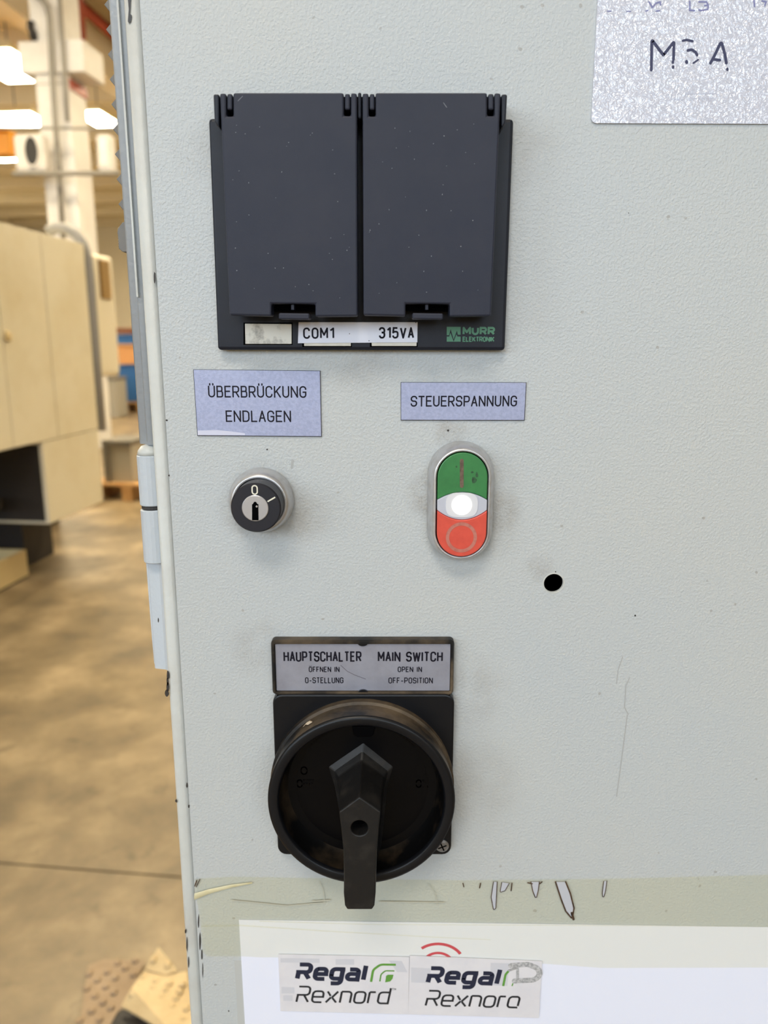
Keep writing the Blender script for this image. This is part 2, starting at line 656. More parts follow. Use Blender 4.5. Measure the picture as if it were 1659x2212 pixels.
# ------------------------------------------------------------------ stroke lettering
GL = {
    'A': (1, [[(0, 0), (.5, 1), (1, 0)], [(.17, .33), (.83, .33)]]),
    'B': (.92, [[(.0, .53), (.92, .53, .3), (.92, 1, .3), (0, 1), (0, 0), (1, 0, .3), (1, .53, .3), (.5, .53)]]),
    'C': (1, [[(1, .76), (1, 1, .5), (0, 1, .5), (0, 0, .5), (1, 0, .5), (1, .24)]]),
    'D': (1, [[(0, 0), (0, 1), (1, 1, .5), (1, 0, .5), (0, 0)]]),
    'E': (.9, [[(1, 1), (0, 1), (0, 0), (1, 0)], [(0, .53), (.86, .53)]]),
    'F': (.85, [[(1, 1), (0, 1), (0, 0)], [(0, .52), (.86, .52)]]),
    'G': (1, [[(1, .76), (1, 1, .5), (0, 1, .5), (0, 0, .5), (1, 0, .5), (1, .48), (.55, .48)]]),
    'H': (1, [[(0, 0), (0, 1)], [(1, 0), (1, 1)], [(0, .52), (1, .52)]]),
    'I': (.02, [[(0.5, 0), (0.5, 1)]]),
    'K': (1, [[(0, 0), (0, 1)], [(1, 1), (0, .38)], [(.32, .58), (1, 0)]]),
    'L': (.85, [[(0, 1), (0, 0), (1, 0)]]),
    'M': (1.2, [[(0, 0), (0, 1), (.5, .32), (1, 1), (1, 0)]]),
    'N': (1.05, [[(0, 0), (0, 1), (1, 0), (1, 1)]]),
    'O': (1, [['c', (0, 0, .5), (1, 0, .5), (1, 1, .5), (0, 1, .5)]]),
    'P': (.95, [[(0, 0), (0, 1), (1, 1, .4), (1, .44, .4), (0, .44)]]),
    'R': (1, [[(0, 0), (0, 1), (1, 1, .4), (1, .46, .4), (0, .46)], [(.5, .46), (1, 0)]]),
    'S': (1, [[(0, .22), (0, 0, .5), (1, 0, .5), (1, .52, .4), (0, .5, .4), (0, 1, .5), (1, 1, .5), (1, .78)]]),
    'T': (.95, [[(0, 1), (1, 1)], [(.5, 1), (.5, 0)]]),
    'U': (1, [[(0, 1), (0, 0, .5), (1, 0, .5), (1, 1)]]),
    'V': (1.05, [[(0, 1), (.5, 0), (1, 1)]]),
    'W': (1.5, [[(0, 1), (.25, 0), (.5, .9), (.75, 0), (1, 1)]]),
    '0': (1, [['c', (0, 0, .5), (1, 0, .5), (1, 1, .5), (0, 1, .5)]]),
    '1': (.55, [[(0, .78), (1, 1), (1, 0)]]),
    '3': (1, [[(0, .8), (0, 1, .5), (1, 1, .5), (1, .53, .3), (.4, .53)], [(.4, .53), (1, .53, .3), (1, 0, .5), (0, 0, .5), (0, .2)]]),
    '5': (1, [[(.95, 1), (.1, 1), (0, .53), (.3, .62, .2), (1, .62, .4), (1, 0, .5), (0, 0, .5), (0, .2)]]),
    '-': (.7, [[(0, .4), (1, .4)]]),
    ' ': (.55, []),
}
for a, bse in (('\u00dc', 'U'), ('\u00d6', 'O')):
    wd, st = GL[bse]
    GL[a] = (wd, st + [[(.22, 1.14), (.22, 1.25)], [(.78, 1.14), (.78, 1.25)]])
LOW = {
    'R': (1.05, [[(0, 1), (1, 1, .3), (1, .46, .3), (.02, .46), (0, 0)], [(.55, .46), (1, 0)]]),
    'e': (.95, [[(.06, .35), (1, .35), (1, .72, .34), (0, .72, .34), (0, 0, .34), (.95, 0)]]),
    'g': (.95, [[(1, .04), (0, .04, .34), (0, .72, .34), (1, .72), (1, -.3, .34), (.08, -.3)]]),
    'a': (.95, [[(.12, .72), (1, .72, .34), (1, 0), (0, 0, .3), (0, .4, .3), (1, .4)]]),
    'l': (.05, [[(.5, 1), (.5, 0)]]),
    'x': (.95, [[(0, .72), (.36, .42)], [(.0, 0), (.42, .34)], [(1, .72), (.5, .32)], [(.55, .3), (1, 0)]]),
    'n': (.92, [[(0, 0), (0, .72)], [(0, .72), (1, .72, .34), (1, 0)]]),
    'o': (.95, [['c', (0, 0, .34), (1, 0, .34), (1, .72, .34), (0, .72, .34)]]),
    'r': (.55, [[(0, 0), (0, .72)], [(0, .72), (1, .72)]]),
    'd': (.95, [[(1, 1), (1, 0), (0, 0, .34), (0, .72, .34), (1, .72)]]),
    'q': (.95, [[(1, .0), (0, 0, .34), (0, .72, .34), (1, .72, .3), (1, .1)]]),
}


def text_polys(s, x0, x1, z0, z1, wd, gap=.42, glyphs=GL, slant=0.0, cap=True, rot=0.0):
    """stroke lettering filling x0..x1 and the cap height z0..z1"""
    x0 += wd / 2; x1 -= wd / 2; z0 += wd / 2; z1 -= wd / 2
    tot = sum(glyphs[c][0] for c in s) + gap * (len(s) - 1)
    wd_ = slant * (z1 - z0)
    u = (x1 - x0 - wd_) / tot
    h = z1 - z0
    polys = []
    x = x0
    for c in s:
        cw, strokes = glyphs[c]
        cw *= u
        for st in strokes:
            closed = st[0] == 'c'
            pts = []
            for q in (st[1:] if closed else st):
                r = (q[2] * min(cw, h)) if len(q) > 2 else 0
                pts.append((x + q[0] * cw, z0 + q[1] * h, r) if r else (x + q[0] * cw, z0 + q[1] * h))
            line = fillet(pts, closed)
            line = [Vector((p.x + slant * (p.y - z0), p.y)) for p in line]
            polys += ribbon(line, wd, closed, cap)
        x += cw + gap * u
    if rot:
        cr, sr = math.cos(rot), math.sin(rot)
        cx, cz = x0, z0
        polys = [[Vector((cx + (q[0] - cx) * cr - (q[1] - cz) * sr, cz + (q[0] - cx) * sr + (q[1] - cz) * cr)) for q in P] for P in polys]
    return polys


def px_text(s, xa, xb, ytop, ybot, p, wpx, tilt_px=0.0, **k):
    """lettering between pixel columns xa..xb, cap height between rows; tilt_px = drop over the length"""
    A = F(xa, ybot, p)
    B = F(xb, ybot, p)
    T = F(xa, ytop, p)
    sc_ = (B[0] - A[0]) / (xb - xa)
    rot = -tilt_px / (xb - xa)
    return text_polys(s, A[0], B[0], A[1], T[1], wpx * sc_, rot=rot, **k)


# ================================================================== the hall (setting)
JV0 = hit_z(190, 1879, 0)[1]
floor = thing('floor', H(0, 5, 0), kind='structure')
SL = 4.3
base_bed = mk('joint_bed', *hbox(-22, 14, -9, 44, -0.14, -0.012), M['joint'], floor)
slab_v, slab_f = hbox(-SL / 2 + .004, SL / 2 - .004, -SL / 2 + .004, SL / 2 - .004, -0.012, 0)
off = H(0, 0, 0)
proto = None
for iu in range(-5, 4):
    for iv in range(-2, 10):
        c = H(-1.2 + iu * SL, JV0 + SL / 2 + iv * SL, -0.006)
        if proto is None:
            proto = mk('floor_slab', [v - off + c - Vector((0, 0, -0.006)) for v in slab_v], slab_f, M['concrete'], floor, origin=c)
        else:
            dup(proto, c, floor)

ceil = mk('ceiling', *hbox(-22, 14, -9, 40, 7.4, 7.6), M['ceiling'])
props(ceil, kind='structure')
wall = mk('wall_back', *hbox(-22, 14, 38, 38.3, 0, 7.4), M['wallp'])
props(wall, kind='structure')
props(mk('wall_left', *hbox(-22.3, -22, -7.3, 38.3, 0, 7.4), M['wallp']), kind='structure')
props(mk('wall_right', *hbox(14, 14.3, -7.3, 38.3, 0, 7.4), M['wallp']), kind='structure')
# wall behind the photographer, with three tall windows
wf = thing('wall_front', H(0, -7.1, 0), kind='structure')
mk('wall_panel', *hbox(-22, 14, -7.3, -7.0, 0, 2.05), M['wallp'], wf)
mk('wall_panel', *hbox(-22, 14, -7.3, -7.0, 5.15, 7.4), M['wallp'], wf)
for a, b in ((-22, -11.05), (-6.35, -5.05), (-.35, .95), (5.65, 14)):
    mk('wall_panel', *hbox(a, b, -7.3, -7.0, 2.05, 5.15), M['wallp'], wf)
for k, uu in enumerate((-8.7, -2.7, 3.3)):
    wn = thing('window_%d' % (k + 1), H(uu, -7.15, 2.05), kind='structure')
    for a in (-2.35, -0.82, 0.74, 2.27):
        mk('window_frame', *hbox(uu + a, uu + a + .08, -7.2, -7.1, 2.05, 5.15), M['window_frame'], wn)
    for z in (2.05, 3.55, 5.07):
        mk('window_frame', *hbox(uu - 2.35, uu + 2.35, -7.2, -7.1, z, z + .08), M['window_frame'], wn)

# ceiling beams: cross beams and one deep long beam beside the column
bt = thing('trim_1', H(-6, 20, 6.8), kind='structure')
for v in (10.2, 13.0, 15.6, 18.6, 22.0, 25.0, 28.0, 31.0, 34.0, 36.6):
    mk('cross_beam', *hbox(-22, 14, v, v + .35, 6.95, 7.4), M['beam'], bt)
t2 = thing('trim_2', H(-7, 20, 6.4), kind='structure')
mk('long_beam', *hbox(-7.35, -6.95, 9, 38, 6.35, 7.4), M['beam'], t2)
mk('long_beam', *hbox(-5.6, -5.3, 9, 38, 6.7, 7.4), M['beam'], t2)

# lamps of the hall in view, then unseen ones added to brighten it
LAMP_GROUP = 'ceiling lamps of the hall'


def hall_lamp(u, v, z, lu, lv, label):
    t = thing('ceiling_lamp', H(u, v, z), label, 'ceiling lamp', LAMP_GROUP)
    mk('lamp_case', *hbox(u - lu / 2, u + lu / 2, v - lv / 2, v + lv / 2, z + .05, z + .16), M['lampcase'], t)
    n = 2
    wv = lv / (n + .4)
    for i in range(n):
        vv = v - lv / 2 + lv * (i + .5) / n
        mk('lamp_tube', *hbox(u - lu / 2 + .03, u + lu / 2 - .03, vv - wv / 2, vv + wv / 2, z, z + .05), M['tube'], t)
    mk('hanger', *hbox(u - .01, u + .01, v - .01, v + .01, z + .16, 7.4), M['conduit'], t)
    return t


u1, v1 = hit_z(20, 148, 6.0)
hall_lamp(u1, v1, 6.0, 0.95, 1.5, 'bright yellow ceiling lamp, the big one nearest at the upper left edge')
u2, v2 = hit_z(35, 262, 6.0)
hall_lamp(u2, v2, 6.0, 1.15, 0.9, 'bright yellow twin ceiling lamp left of the white column, just above the rails')
u3, v3 = hit_z(212, 260, 6.0)
hall_lamp(u3, v3, 6.0, 0.55, 1.0, 'bright yellow ceiling lamp right of the white column')
u4, v4 = hit_z(5, 343, 6.0)
hall_lamp(u4, v4, 6.0, 0.62, 0.6, 'small far ceiling lamp under the amber beam at the left edge')
for (u, v) in ((0.3, 5.0), (-4, 35), (-3, 6), (-7.5, 5), (-11, 9), (2, 9), (-2.5, 14), (4, 15), (-14, 18), (-8, 24), (-1, 24), (-20, 27), (-7, 31), (1, 31)):  # unseen lamps, added and sized to brighten machine, floor and far wall
    hall_lamp(u, v, 6.2, 2.4 if v != 5.0 or u < 0 else 1.1, 1.2 if v != 5.0 or u < 0 else 0.6, 'added ceiling lamp out of the picture that lights the hall')

# ------------------------------------------------------------------ column with its fittings
CV = 10.0
uL = hit_v(100, 450, CV)[0]
uR = hit_v(170, 450, CV)[0]
vF = hit_u(205, 450, uR)[0]
col = thing('concrete_column', H((uL + uR) / 2, CV + .2, 0), 'white painted concrete column with a corbel block near its top', 'column')
mk('shaft', *hbox(uL, uR, CV, vF, 0, 7.4), M['column'], col, bevel=.02)
zc0 = hit_v(110, 183, CV)[1]
zc1 = hit_v(110, 90, CV)[1]
mk('corbel', *hbox(hit_v(40, 120, CV - .05)[0], hit_v(180, 120, CV - .05)[0], CV - .05, vF + .05, zc0 + .12, zc1), M['column'], col, bevel=.015)
mk('groove_line', *hbox(uL - .004, uR + .004, CV - .004, vF - .1, hit_v(110, 182, CV)[1], hit_v(110, 180, CV)[1]), M['conduit'], col)


def vpts(pts, v):
    out = []
    for px, py in pts:
        u, z = hit_v(px, py, v)
        out.append(H(u, v, z))
    return out


props(mk('conduit_pipe', *tube(vpts([(78, -12), (92, 0), (102, 14), (107, 40), (112, 150), (121, 280), (127, 370), (137, 520)], CV - .115), .034), M['conduit'], smooth=True),
      'grey conduit pipe down the front of the column, bent over at the top', 'conduit')
props(mk('conduit_pipe', *tube(vpts([(128, -10), (138, 140), (146, 262)], CV - .1), .026), M['conduit'], smooth=True),
      'thin straight grey conduit along the right edge of the column front', 'conduit')
us, zs = hit_v(174, 40, vF + .3)
props(mk('red_pipe', *tube([H(us, vF + .3, hit_v(178, 84, vF + .3)[1]), H(us, vF + .3, 7.4)], .055), M['pipe_red'], smooth=True),
      'red upright pipe behind the top of the column', 'pipe')
vb, zb = hit_u(150, 180, uR + .01)
zr = hit_u(170, 193, uR + .01)[1]
props(mk('red_band', *hbox(uR, uR + .02, CV + .02, vF, zr - .06, zr + .06), M['pipe_red']), 'red stripe across the side of the column below the corbel', 'stripe')
du_, dv_, dz_ = hray(200, 35)
tt = (7.0 - CZ) / dz_
props(mk('red_pipe', *tube([H(du_ * tt, 9.5, 7.0), H(du_ * tt, 37, 7.0)], .10), M['pipe_red'], smooth=True),
      'red overhead pipe running off along the ceiling beam', 'pipe')
# clamp on the column's left edge
cl = thing('pipe_clamp', H(*((hit_v(72, 62, CV - .02)[0], CV - .02, hit_v(72, 62, CV)[1]))), 'small black clamp bracket on the left edge of the column', 'clamp')
mk('bracket', *tube(vpts([(66, 46), (66, 62), (71, 70), (72, 80)], CV - .03), .045, 8), M['fan'], cl, smooth=True)
mk('knob', *tube(vpts([(68, 77), (76, 77)], CV - .05), .06, 10), M['fan'], cl, smooth=True)

# rails across the column with a unit at either end
RV = CV - .35
for nm, ya, yb, xa, xb, r, lab in (('upper', 276, 278, -40, 262, .018, 'thin dark upper rail crossing in front of the column'),
                                   ('lower', 376, 374, 28, 258, .03, 'grey lower rail carrying the two white units at the column')):
    props(mk('cross_rail', *tube(vpts([(xa, ya), (xb, yb)], RV), r, 8), M['conduit'], smooth=True), lab, 'rail')
un = thing('fan_unit', H(hit_v(60, 370, RV)[0], RV, hit_v(60, 371, RV)[1]), 'white box with a dark round opening left of the column', 'fan unit')
ua, za = hit_v(24, 288, RV)
ub, zb = hit_v(98, 371, RV)
bx = mk('housing', *hbox(ua, ub, RV, RV + .19, zb, za), M['whitebox'], un, bevel=.06, seg=3)
uc, zc = hit_v(69, 327, RV)
ring = [[H(uc + .085 * math.cos(t), RV - .012 + dd, zc + .165 * math.sin(t)) for t in [2 * math.pi * k / 28 for k in range(28)]] for dd in (0, .02)]
mk('opening', *loft(ring), M['fan'], un)
ring = [[H(uc + s * .1 * math.cos(t), RV - dd, zc + s * .185 * math.sin(t)) for t in [2 * math.pi * k / 28 for k in range(28)]] for s, dd in ((1.05, 0), (1.05, .02), (.88, .02), (.88, 0))]
mk('collar', *loft(ring, False, False), M['whitebox'], un, smooth=True)
un = thing('junction_unit', H(hit_v(222, 371, RV)[0], RV, hit_v(222, 371, RV)[1]), 'plain white box right of the column, beside the cabinet edge', 'box')
ua, za = hit_v(204, 288, RV)
ub, zb = hit_v(241, 371, RV)
mk('housing', *hbox(ua, ub, RV, RV + .19, zb, za), M['whitebox'], un, bevel=.05, seg=3)
mk('cover', *hbox(ua + .05, ub - .03, RV - .015, RV, zb + .06, za - .06), M['column'], un, bevel=.01)

# amber overhead beam at the left edge
ua, za = hit_v(-60, 286, 13)
ub, zb = hit_v(19, 328, 13)
cr = thing('overhead_crane_beam', H(ub, 13, zb), 'amber painted overhead beam at the left edge behind the white fan box', 'crane beam')
mk('web', *hbox(ua - 3, ub, 13.05, 13.2, zb, za), M['amber'], cr)
mk('flange', *hbox(ua - 3, ub, 12.95, 13.3, za, za + .04), M['amber'], cr)
mk('flange', *hbox(ua - 3, ub, 12.95, 13.3, zb - .04, zb), M['amber'], cr)

# ------------------------------------------------------------------ the machine at the left
UM = -2.5
vN = 2.6
vE, zTop = hit_u(181, 527, UM)
zBot = hit_u(216, 925, UM)[1]
mc = thing('machining_centre', H(UM - .6, 4, 0), 'large cream machine enclosure with panel sides, standing at the left', 'machine')
mk('enclosure', *hbox(UM - 1.6, UM - .012, vN, vE, zBot, zTop), M['machine'], mc, bevel=.02)
vs = [vN, hit_u(15, 820, UM)[0], hit_u(108, 740, UM)[0], vE]
for a, b in zip(vs[:-1], vs[1:]):
    mk('side_panel', *hbox(UM - .012, UM, a + .004, b - .004, zBot, zTop), M['machine'], mc, bevel=.004)
va, zk = hit_u(14, 726, UM)
kr = [[H(UM + dd, va + r * math.cos(t), zk + r * math.sin(t)) for t in [2 * math.pi * k / 16 for k in range(16)]] for r, dd in ((.028, 0), (.028, .012), (.018, .018))]
mk('latch_knob', *loft(kr), M['tray'], mc, smooth=True)
vb0 = hit_u(97, 1000, UM)[0]
zb0 = hit_u(105, 1135, UM)[1]
mk('base_cabinet', *hbox(UM - .9, UM - .005, vb0, vE, zb0, zBot - .002), M['machine'], mc, bevel=.008)
mk('shaded_front', *hbox(UM - .88, UM - .03, vb0 - .01, vb0, zb0 + .02, zBot - .02), M['machine_dark'], mc)  # dark panel painting the enclosure's shade onto the base cabinet front
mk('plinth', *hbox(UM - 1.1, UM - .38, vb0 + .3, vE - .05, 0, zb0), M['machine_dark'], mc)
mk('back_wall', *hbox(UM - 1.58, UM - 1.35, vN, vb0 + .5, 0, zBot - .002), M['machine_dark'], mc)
mk('cross_tube', *hbox(UM - .95, UM - .2, vb0 - .25, vb0 - .15, .5, .56), M['machine_dark'], mc)
ps = [(218, 930), (205, 760), (193, 600), (188, 556), (180, 528), (165, 506), (145, 494), (122, 492), (104, 500)]
pp = []
for x, y in ps:
    u, z = hit_v(x, y, vE + .07)
    pp.append(H(u, vE + .07, z))
props(mk('bent_pipe', *tube(pp, .036, 12), M['pipe_grey'], smooth=True), 'grey pipe up the far corner of the machine, arching over its roof', 'pipe')

# chip tray on the floor
ut, vt = hit_z(62, 1246, 0)
tr = thing('chip_tray', H(ut - .5, vt - .5, 0), 'open cream sheet metal tray on the floor under the machine', 'tray')
zt = .18
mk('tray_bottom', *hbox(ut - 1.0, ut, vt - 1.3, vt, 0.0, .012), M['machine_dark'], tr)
mk('tray_side', *hbox(ut - .015, ut, vt - 1.3, vt, .012, zt), M['tray'], tr)
mk('tray_side', *hbox(ut - 1.0, ut - .985, vt - 1.3, vt, .012, zt), M['tray'], tr)
mk('tray_end', *hbox(ut - .985, ut - .015, vt - .015, vt, .012, zt), M['tray'], tr)
mk('tray_end', *hbox(ut - .985, ut - .015, vt - 1.3, vt - 1.285, .012, zt), M['tray'], tr)

# second machine cabinet with a vent behind it
U2 = -2.74
v2a = vE + .35
v2b, z2t = hit_u(243, 556, U2)
m2 = thing('vented_cabinet', H(U2 - .5, v2a, 0), 'cream cabinet with a slatted vent behind the machine corner', 'cabinet')
z2b = hit_u(236, 812, U2)[1]
mk('housing', *hbox(U2 - 1.2, U2, v2a, v2b, z2b, z2t), M['machine2'], m2, bevel=.03, seg=3)
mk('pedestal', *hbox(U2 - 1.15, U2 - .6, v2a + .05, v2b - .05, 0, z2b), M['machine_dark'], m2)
va, z1 = hit_u(211, 560, U2)
vb, _ = hit_u(236, 600, U2)
z0 = hit_u(225, 645, U2)[1]
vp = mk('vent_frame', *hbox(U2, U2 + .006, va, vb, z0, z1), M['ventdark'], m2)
ns = 14
for k in range(ns):
    zz = z0 + (z1 - z0) * (k + .2) / ns
    mk('slat', *hbox(U2 + .006, U2 + .016, va + .01, vb - .01, zz, zz + (z1 - z0) / ns * .5), M['vent'], vp)
# pallet with a grey crate beside it
VP_ = 6.7
ua = hit_v(233, 1050, VP_)[0]
pal = thing('wooden_pallet', H(ua + .3, VP_ + .4, 0), 'wooden pallet on the floor behind the machine base, crate on top', 'pallet')
for k in range(3):
    mk('runner', *hbox(ua - .2 + k * .33, ua - .1 + k * .33, VP_, VP_ + .8, 0, .14), M['wood'], pal)
for k in range(5):
    mk('deck_board', *hbox(ua - .2, ua + .6, VP_ + k * .17, VP_ + k * .17 + .12, .14, .165), M['wood'], pal)
cr = thing('grey_crate', H(ua + .2, VP_ + .3, .165), 'grey plastic crate with a recessed front, standing on the pallet', 'crate')
z1 = hit_v(255, 952, VP_ + .06)[1]
ub = hit_v(282, 990, VP_ + .06)[0]
mk('crate_body', *hbox(ua - .05, ub, VP_ + .08, VP_ + .5, .165, z1 - .02), M['greybox'], cr, bevel=.008)
mk('crate_rim', *hbox(ua - .06, ub + .01, VP_ + .06, VP_ + .51, z1 - .05, z1), M['greydark'], cr, bevel=.006)
mk('crate_post', *hbox(ua - .05, ua + .0, VP_ + .05, VP_ + .08, .165, z1 - .05), M['greydark'], cr)
# far stack of blue crates and boxes, and a grey bin
SV = 15.5
ua, _ = hit_v(252, 800, SV)
def szz(y): return hit_v(265, y, SV)[1]
zf = szz(868)
fp = thing('far_pallet', H(ua + .4, SV + .4, 0), 'far wooden pallet under the stack of blue and tan boxes', 'pallet')
for k in range(3):
    mk('runner', *hbox(ua + k * .4, ua + .12 + k * .4, SV, SV + .8, 0, zf - .03), M['wood'], fp)
mk('deck_board', *hbox(ua, ua + 1.0, SV, SV + .8, zf - .03, zf), M['wood'], fp)
for nm, ya, yb, mm, lab in (('stack_crate', 868, 788, 'blue', 'blue crate at the bottom of the far stack'),
                            ('cardboard_box', 787, 744, 'salmon', 'tan cardboard box between the two blue crates of the far stack'),
                            ('stack_crate', 743, 722, 'blue', 'shallow blue crate near the top of the far stack'),
                            ('cardboard_box', 721, 708, 'brownbox', 'flat brown box topping the far stack')):
    t = thing(nm, H(ua + .5, SV + .3, szz(ya)), lab, 'crate' if 'crate' in nm else 'box')
    mk('body', *hbox(ua + .02, ua + .98, SV + .02, SV + .75, szz(ya), szz(yb) - .035), M[mm], t, bevel=.01)
    mk('rim' if 'crate' in nm else 'lid_flap', *hbox(ua, ua + 1.0, SV, SV + .77, szz(yb) - .035, szz(yb) - .002), M[mm], t, bevel=.008)
ub_, vb_ = hit_z(233, 902, 0)
gb = thing('grey_bin', H(ub_, vb_, 0), 'grey upright bin at the wall end of the aisle', 'bin')
zt_ = hit_v(240, 815, vb_)[1]
ubr = hit_v(251, 860, vb_)[0]
mk('bin_body', *hbox(ub_ - .3, ubr, vb_, vb_ + .5, 0, zt_ - .06), M['greybox'], gb, bevel=.02)
mk('bin_lid', *hbox(ub_ - .32, ubr + .02, vb_ - .02, vb_ + .52, zt_ - .06, zt_), M['greydark'], gb, bevel=.02)


# ------------------------------------------------------------------ studded plates on the floor beside the cabinet
def plate(name, pts, label, m, studs, thick=.006):
    """pts: (px, py, height); a bent sheet with pressed studs"""
    P = []
    for x, y, z in pts:
        u, v = hit_z(x, y, z)
        P.append(H(u, v, z))
    n = len(P)
    cen = sum(P, Vector()) / n
    nrm = sum(((P[i] - cen).cross(P[(i + 1) % n] - cen) for i in range(n)), Vector()).normalized()
    if nrm.z < 0: nrm = -nrm
    t = thing(name, Vector((cen.x, cen.y, min(p.z for p in P))), label, 'metal plate')
    v = P + [p - nrm * thick for p in P]
    f = [tuple(range(n)), tuple(range(2 * n - 1, n - 1, -1))] + [(i, (i + 1) % n, n + (i + 1) % n, n + i) for i in range(n)]
    mk('sheet', v, f, m, t)
    first = None
    for x, y in studs:
        d = ray(x, y)
        o = Vector((0, -D, CZ))
        s = (cen - o).dot(nrm) / d.dot(nrm)
        q = o + d * s
        if first is None:
            a = nrm.orthogonal().normalized()
            b = nrm.cross(a)
            rings = []
            for r, hh in ((.009, 0), (.008, .003), (.005, .0052), (.0015, .006)):
                rings.append([q + (a * math.cos(k * math.pi / 5) + b * math.sin(k * math.pi / 5)) * r + nrm * hh for k in range(10)])
            first = mk('stud', *loft(rings), m, t, smooth=True, origin=q)
        else:
            dup(first, q, t)
    return t


plate('studded_plate', [(168, 2240, .012), (190, 2085, .012), (225, 2072, .012), (312, 2075, .012), (250, 2240, .012)],
      'unlit-toned brown studded sheet lying flat on the floor', M['stud_unlit'],
      [(192, 2105), (232, 2100), (271, 2092), (254, 2081), (292, 2076), (210, 2118), (249, 2113), (288, 2106), (187, 2136), (228, 2132), (246, 2145),
       (205, 2152), (222, 2166), (198, 2185), (240, 2178), (215, 2203), (172, 2206)])
plate('studded_plate', [(262, 2172, .05), (284, 2134, .075), (312, 2096, .075), (350, 2107, .078), (403, 2098, .078), (425, 2240, .075), (380, 2240, .075)],
      'lit-toned cream studded sheet, bent up beside the cabinet foot', M['stud_lit'],
      [(309, 2112), (336, 2120), (300, 2128), (366, 2125), (394, 2127), (330, 2135), (357, 2139), (388, 2143), (287, 2147), (321, 2149), (350, 2154), (380, 2157),
       (342, 2171), (373, 2176), (402, 2180), (365, 2196), (395, 2202)])
plate('studded_plate', [(315, 2092, .082), (342, 2045, .10), (382, 2095, .085), (358, 2106, .08)],
      'small triangular studded offcut standing behind the pale sheet', M['stud_lit'], [(331, 2074), (362, 2084)])
# added dark block standing in for the shade in the hollow under the sheet
u0, v0 = hit_z(300, 2215, 0)
db = thing('hollow_shade', H(u0, v0, 0), 'added dark filler for the shade under the pale studded sheet', 'block')
mk('hollow_shade_body', *hbox(u0 - .055, u0 + .05, v0 - .1, v0 + .02, 0, .022), M['machine_dark'], db, bevel=.015, seg=3)
mk('hollow_shade_top', *hbox(u0 - .045, u0 + .04, v0 - .09, v0 + .01, .022, .030), M['fan'], db, bevel=.006)

# ================================================================== the electrical cabinet
XE = -0.0985                      # left edge of the door face
cab = thing('electrical_cabinet', (0.45, 0.25, 0.0), 'light grey steel control cabinet with structured paint', 'cabinet')
XR = 1.1
hole_c = F(1196, 1260)
door = mk('door_panel', *wbox(XE, XR, 0, .0022, 0.12, 2.05), M['paint'], cab, origin=(0.5, 0, 1.0))
hv, hf = lathe(hole_c, [(.0046, -.006), (.0046, .006)], 36)
cut(door, [mk('cutter', hv, hf, M['paint'])])
bm_ = door.modifiers.new('bevel', 'BEVEL')
bm_.width, bm_.segments, bm_.limit_method, bm_.angle_limit = .0006, 2, 'ANGLE', math.radians(60)
# burr round the drilled hole
mk('hole_burr', *lathe(hole_c, [(.0046, -.002), (.00455, .0), (.0048, .00022), (.0052, .0)], 36, False, False), M['edge_paint'], cab, smooth=True)
# cabinet box behind the door (dark inside)
mk('inner_mounting_plate', *wbox(XE + .03, XR - .03, .30, .303, .2, 1.95), M['dark'], cab)
mk('housing', *wbox(XE + .002, XR, .42, .45, 0.0, 2.05), M['frame_paint'], cab)
mk('side_wall', *wbox(XE + .002, XE + .004, .012, .42, 0.0, 2.05), M['frame_paint'], cab)
mk('side_wall', *wbox(XR - .002, XR, .012, .42, 0.0, 2.05), M['frame_paint'], cab)
mk('roof', *wbox(XE + .004, XR - .002, .012, .42, 2.045, 2.05), M['frame_paint'], cab)
mk('bottom', *wbox(XE + .004, XR - .002, .012, .42, 0.1, 0.105), M['frame_paint'], cab)


def vstrip(name, prof, z0, z1, m, smooth=True):
    """profile (x, y) swept upright"""
    v = [Vector((x, y, z)) for z in (z0, z1) for x, y in prof]
    n = len(prof)
    f = [(i, (i + 1) % n, n + (i + 1) % n, n + i) for i in range(n)] + [tuple(range(n - 1, -1, -1)), tuple(range(n, 2 * n))]
    return mk(name, v, f, m, cab, smooth=smooth)


def xp(px, py, p):
    return F(px, py, p)[0]


# rolled edge of the door, a rounded strip set a little back
xa = xp(286, 300, -.002)
xb = XE + .0002
rr = .0022
prof = []
for cx, cy, a0 in ((xb - rr * .8, .0012 + rr * .8, 270), ):
    for i in range(6):
        a = math.radians(a0 + 90 * i / 5)
        prof.append((cx + rr * .8 * math.cos(a), cy + rr * .8 * math.sin(a)))
prof = [(xb, .012), (xb, .0040), (xb - .0007, .0026), (xb - .0017, .0014), (xb - .0026, .0010), (xa + .0018, .0010), (xa + .0008, .0014), (xa + .0002, .0024), (xa, .0038), (xa, .012)]
vstrip('rolled_door_edge', prof, 0.12, 2.05, M['edge_paint'])
# frame strip behind it, standing out further to the left; it ends at the hinge
zh = F(300, 958, -.008)[1]
zl = F(350, 1447, -.008)[1]
xc = xp(257, 330, -.012)
xd = xp(282, 330, -.008)
prof = [(xa + .001, .006), (xa + .001, .030), (xc + .0004, .030), (xc, .016), (xc + .0003, .0118), (xc + .0014, .0104), (xd - .0022, .0098), (xd - .001, .0075), (xd - .0004, .006)]
vstrip('frame_strip', prof, zh - .0005, 2.05, M['frame_paint'])
# sheet lip catching the light between both
vstrip('frame_lip', [(xd - .0006, .0045), (xd + .0002, .0045), (xd + .0002, .012), (xd - .0006, .012)], F(300, 640, 0)[1], 2.05, M['edge_paint'], False)
# hinge
hg = thing('hinge', (xp(322, 1100, -.006), .006, F(322, 1100, -.006)[1]), kind=None)
hg.parent = cab
hg.location = ORG[hg] - ORG[cab]


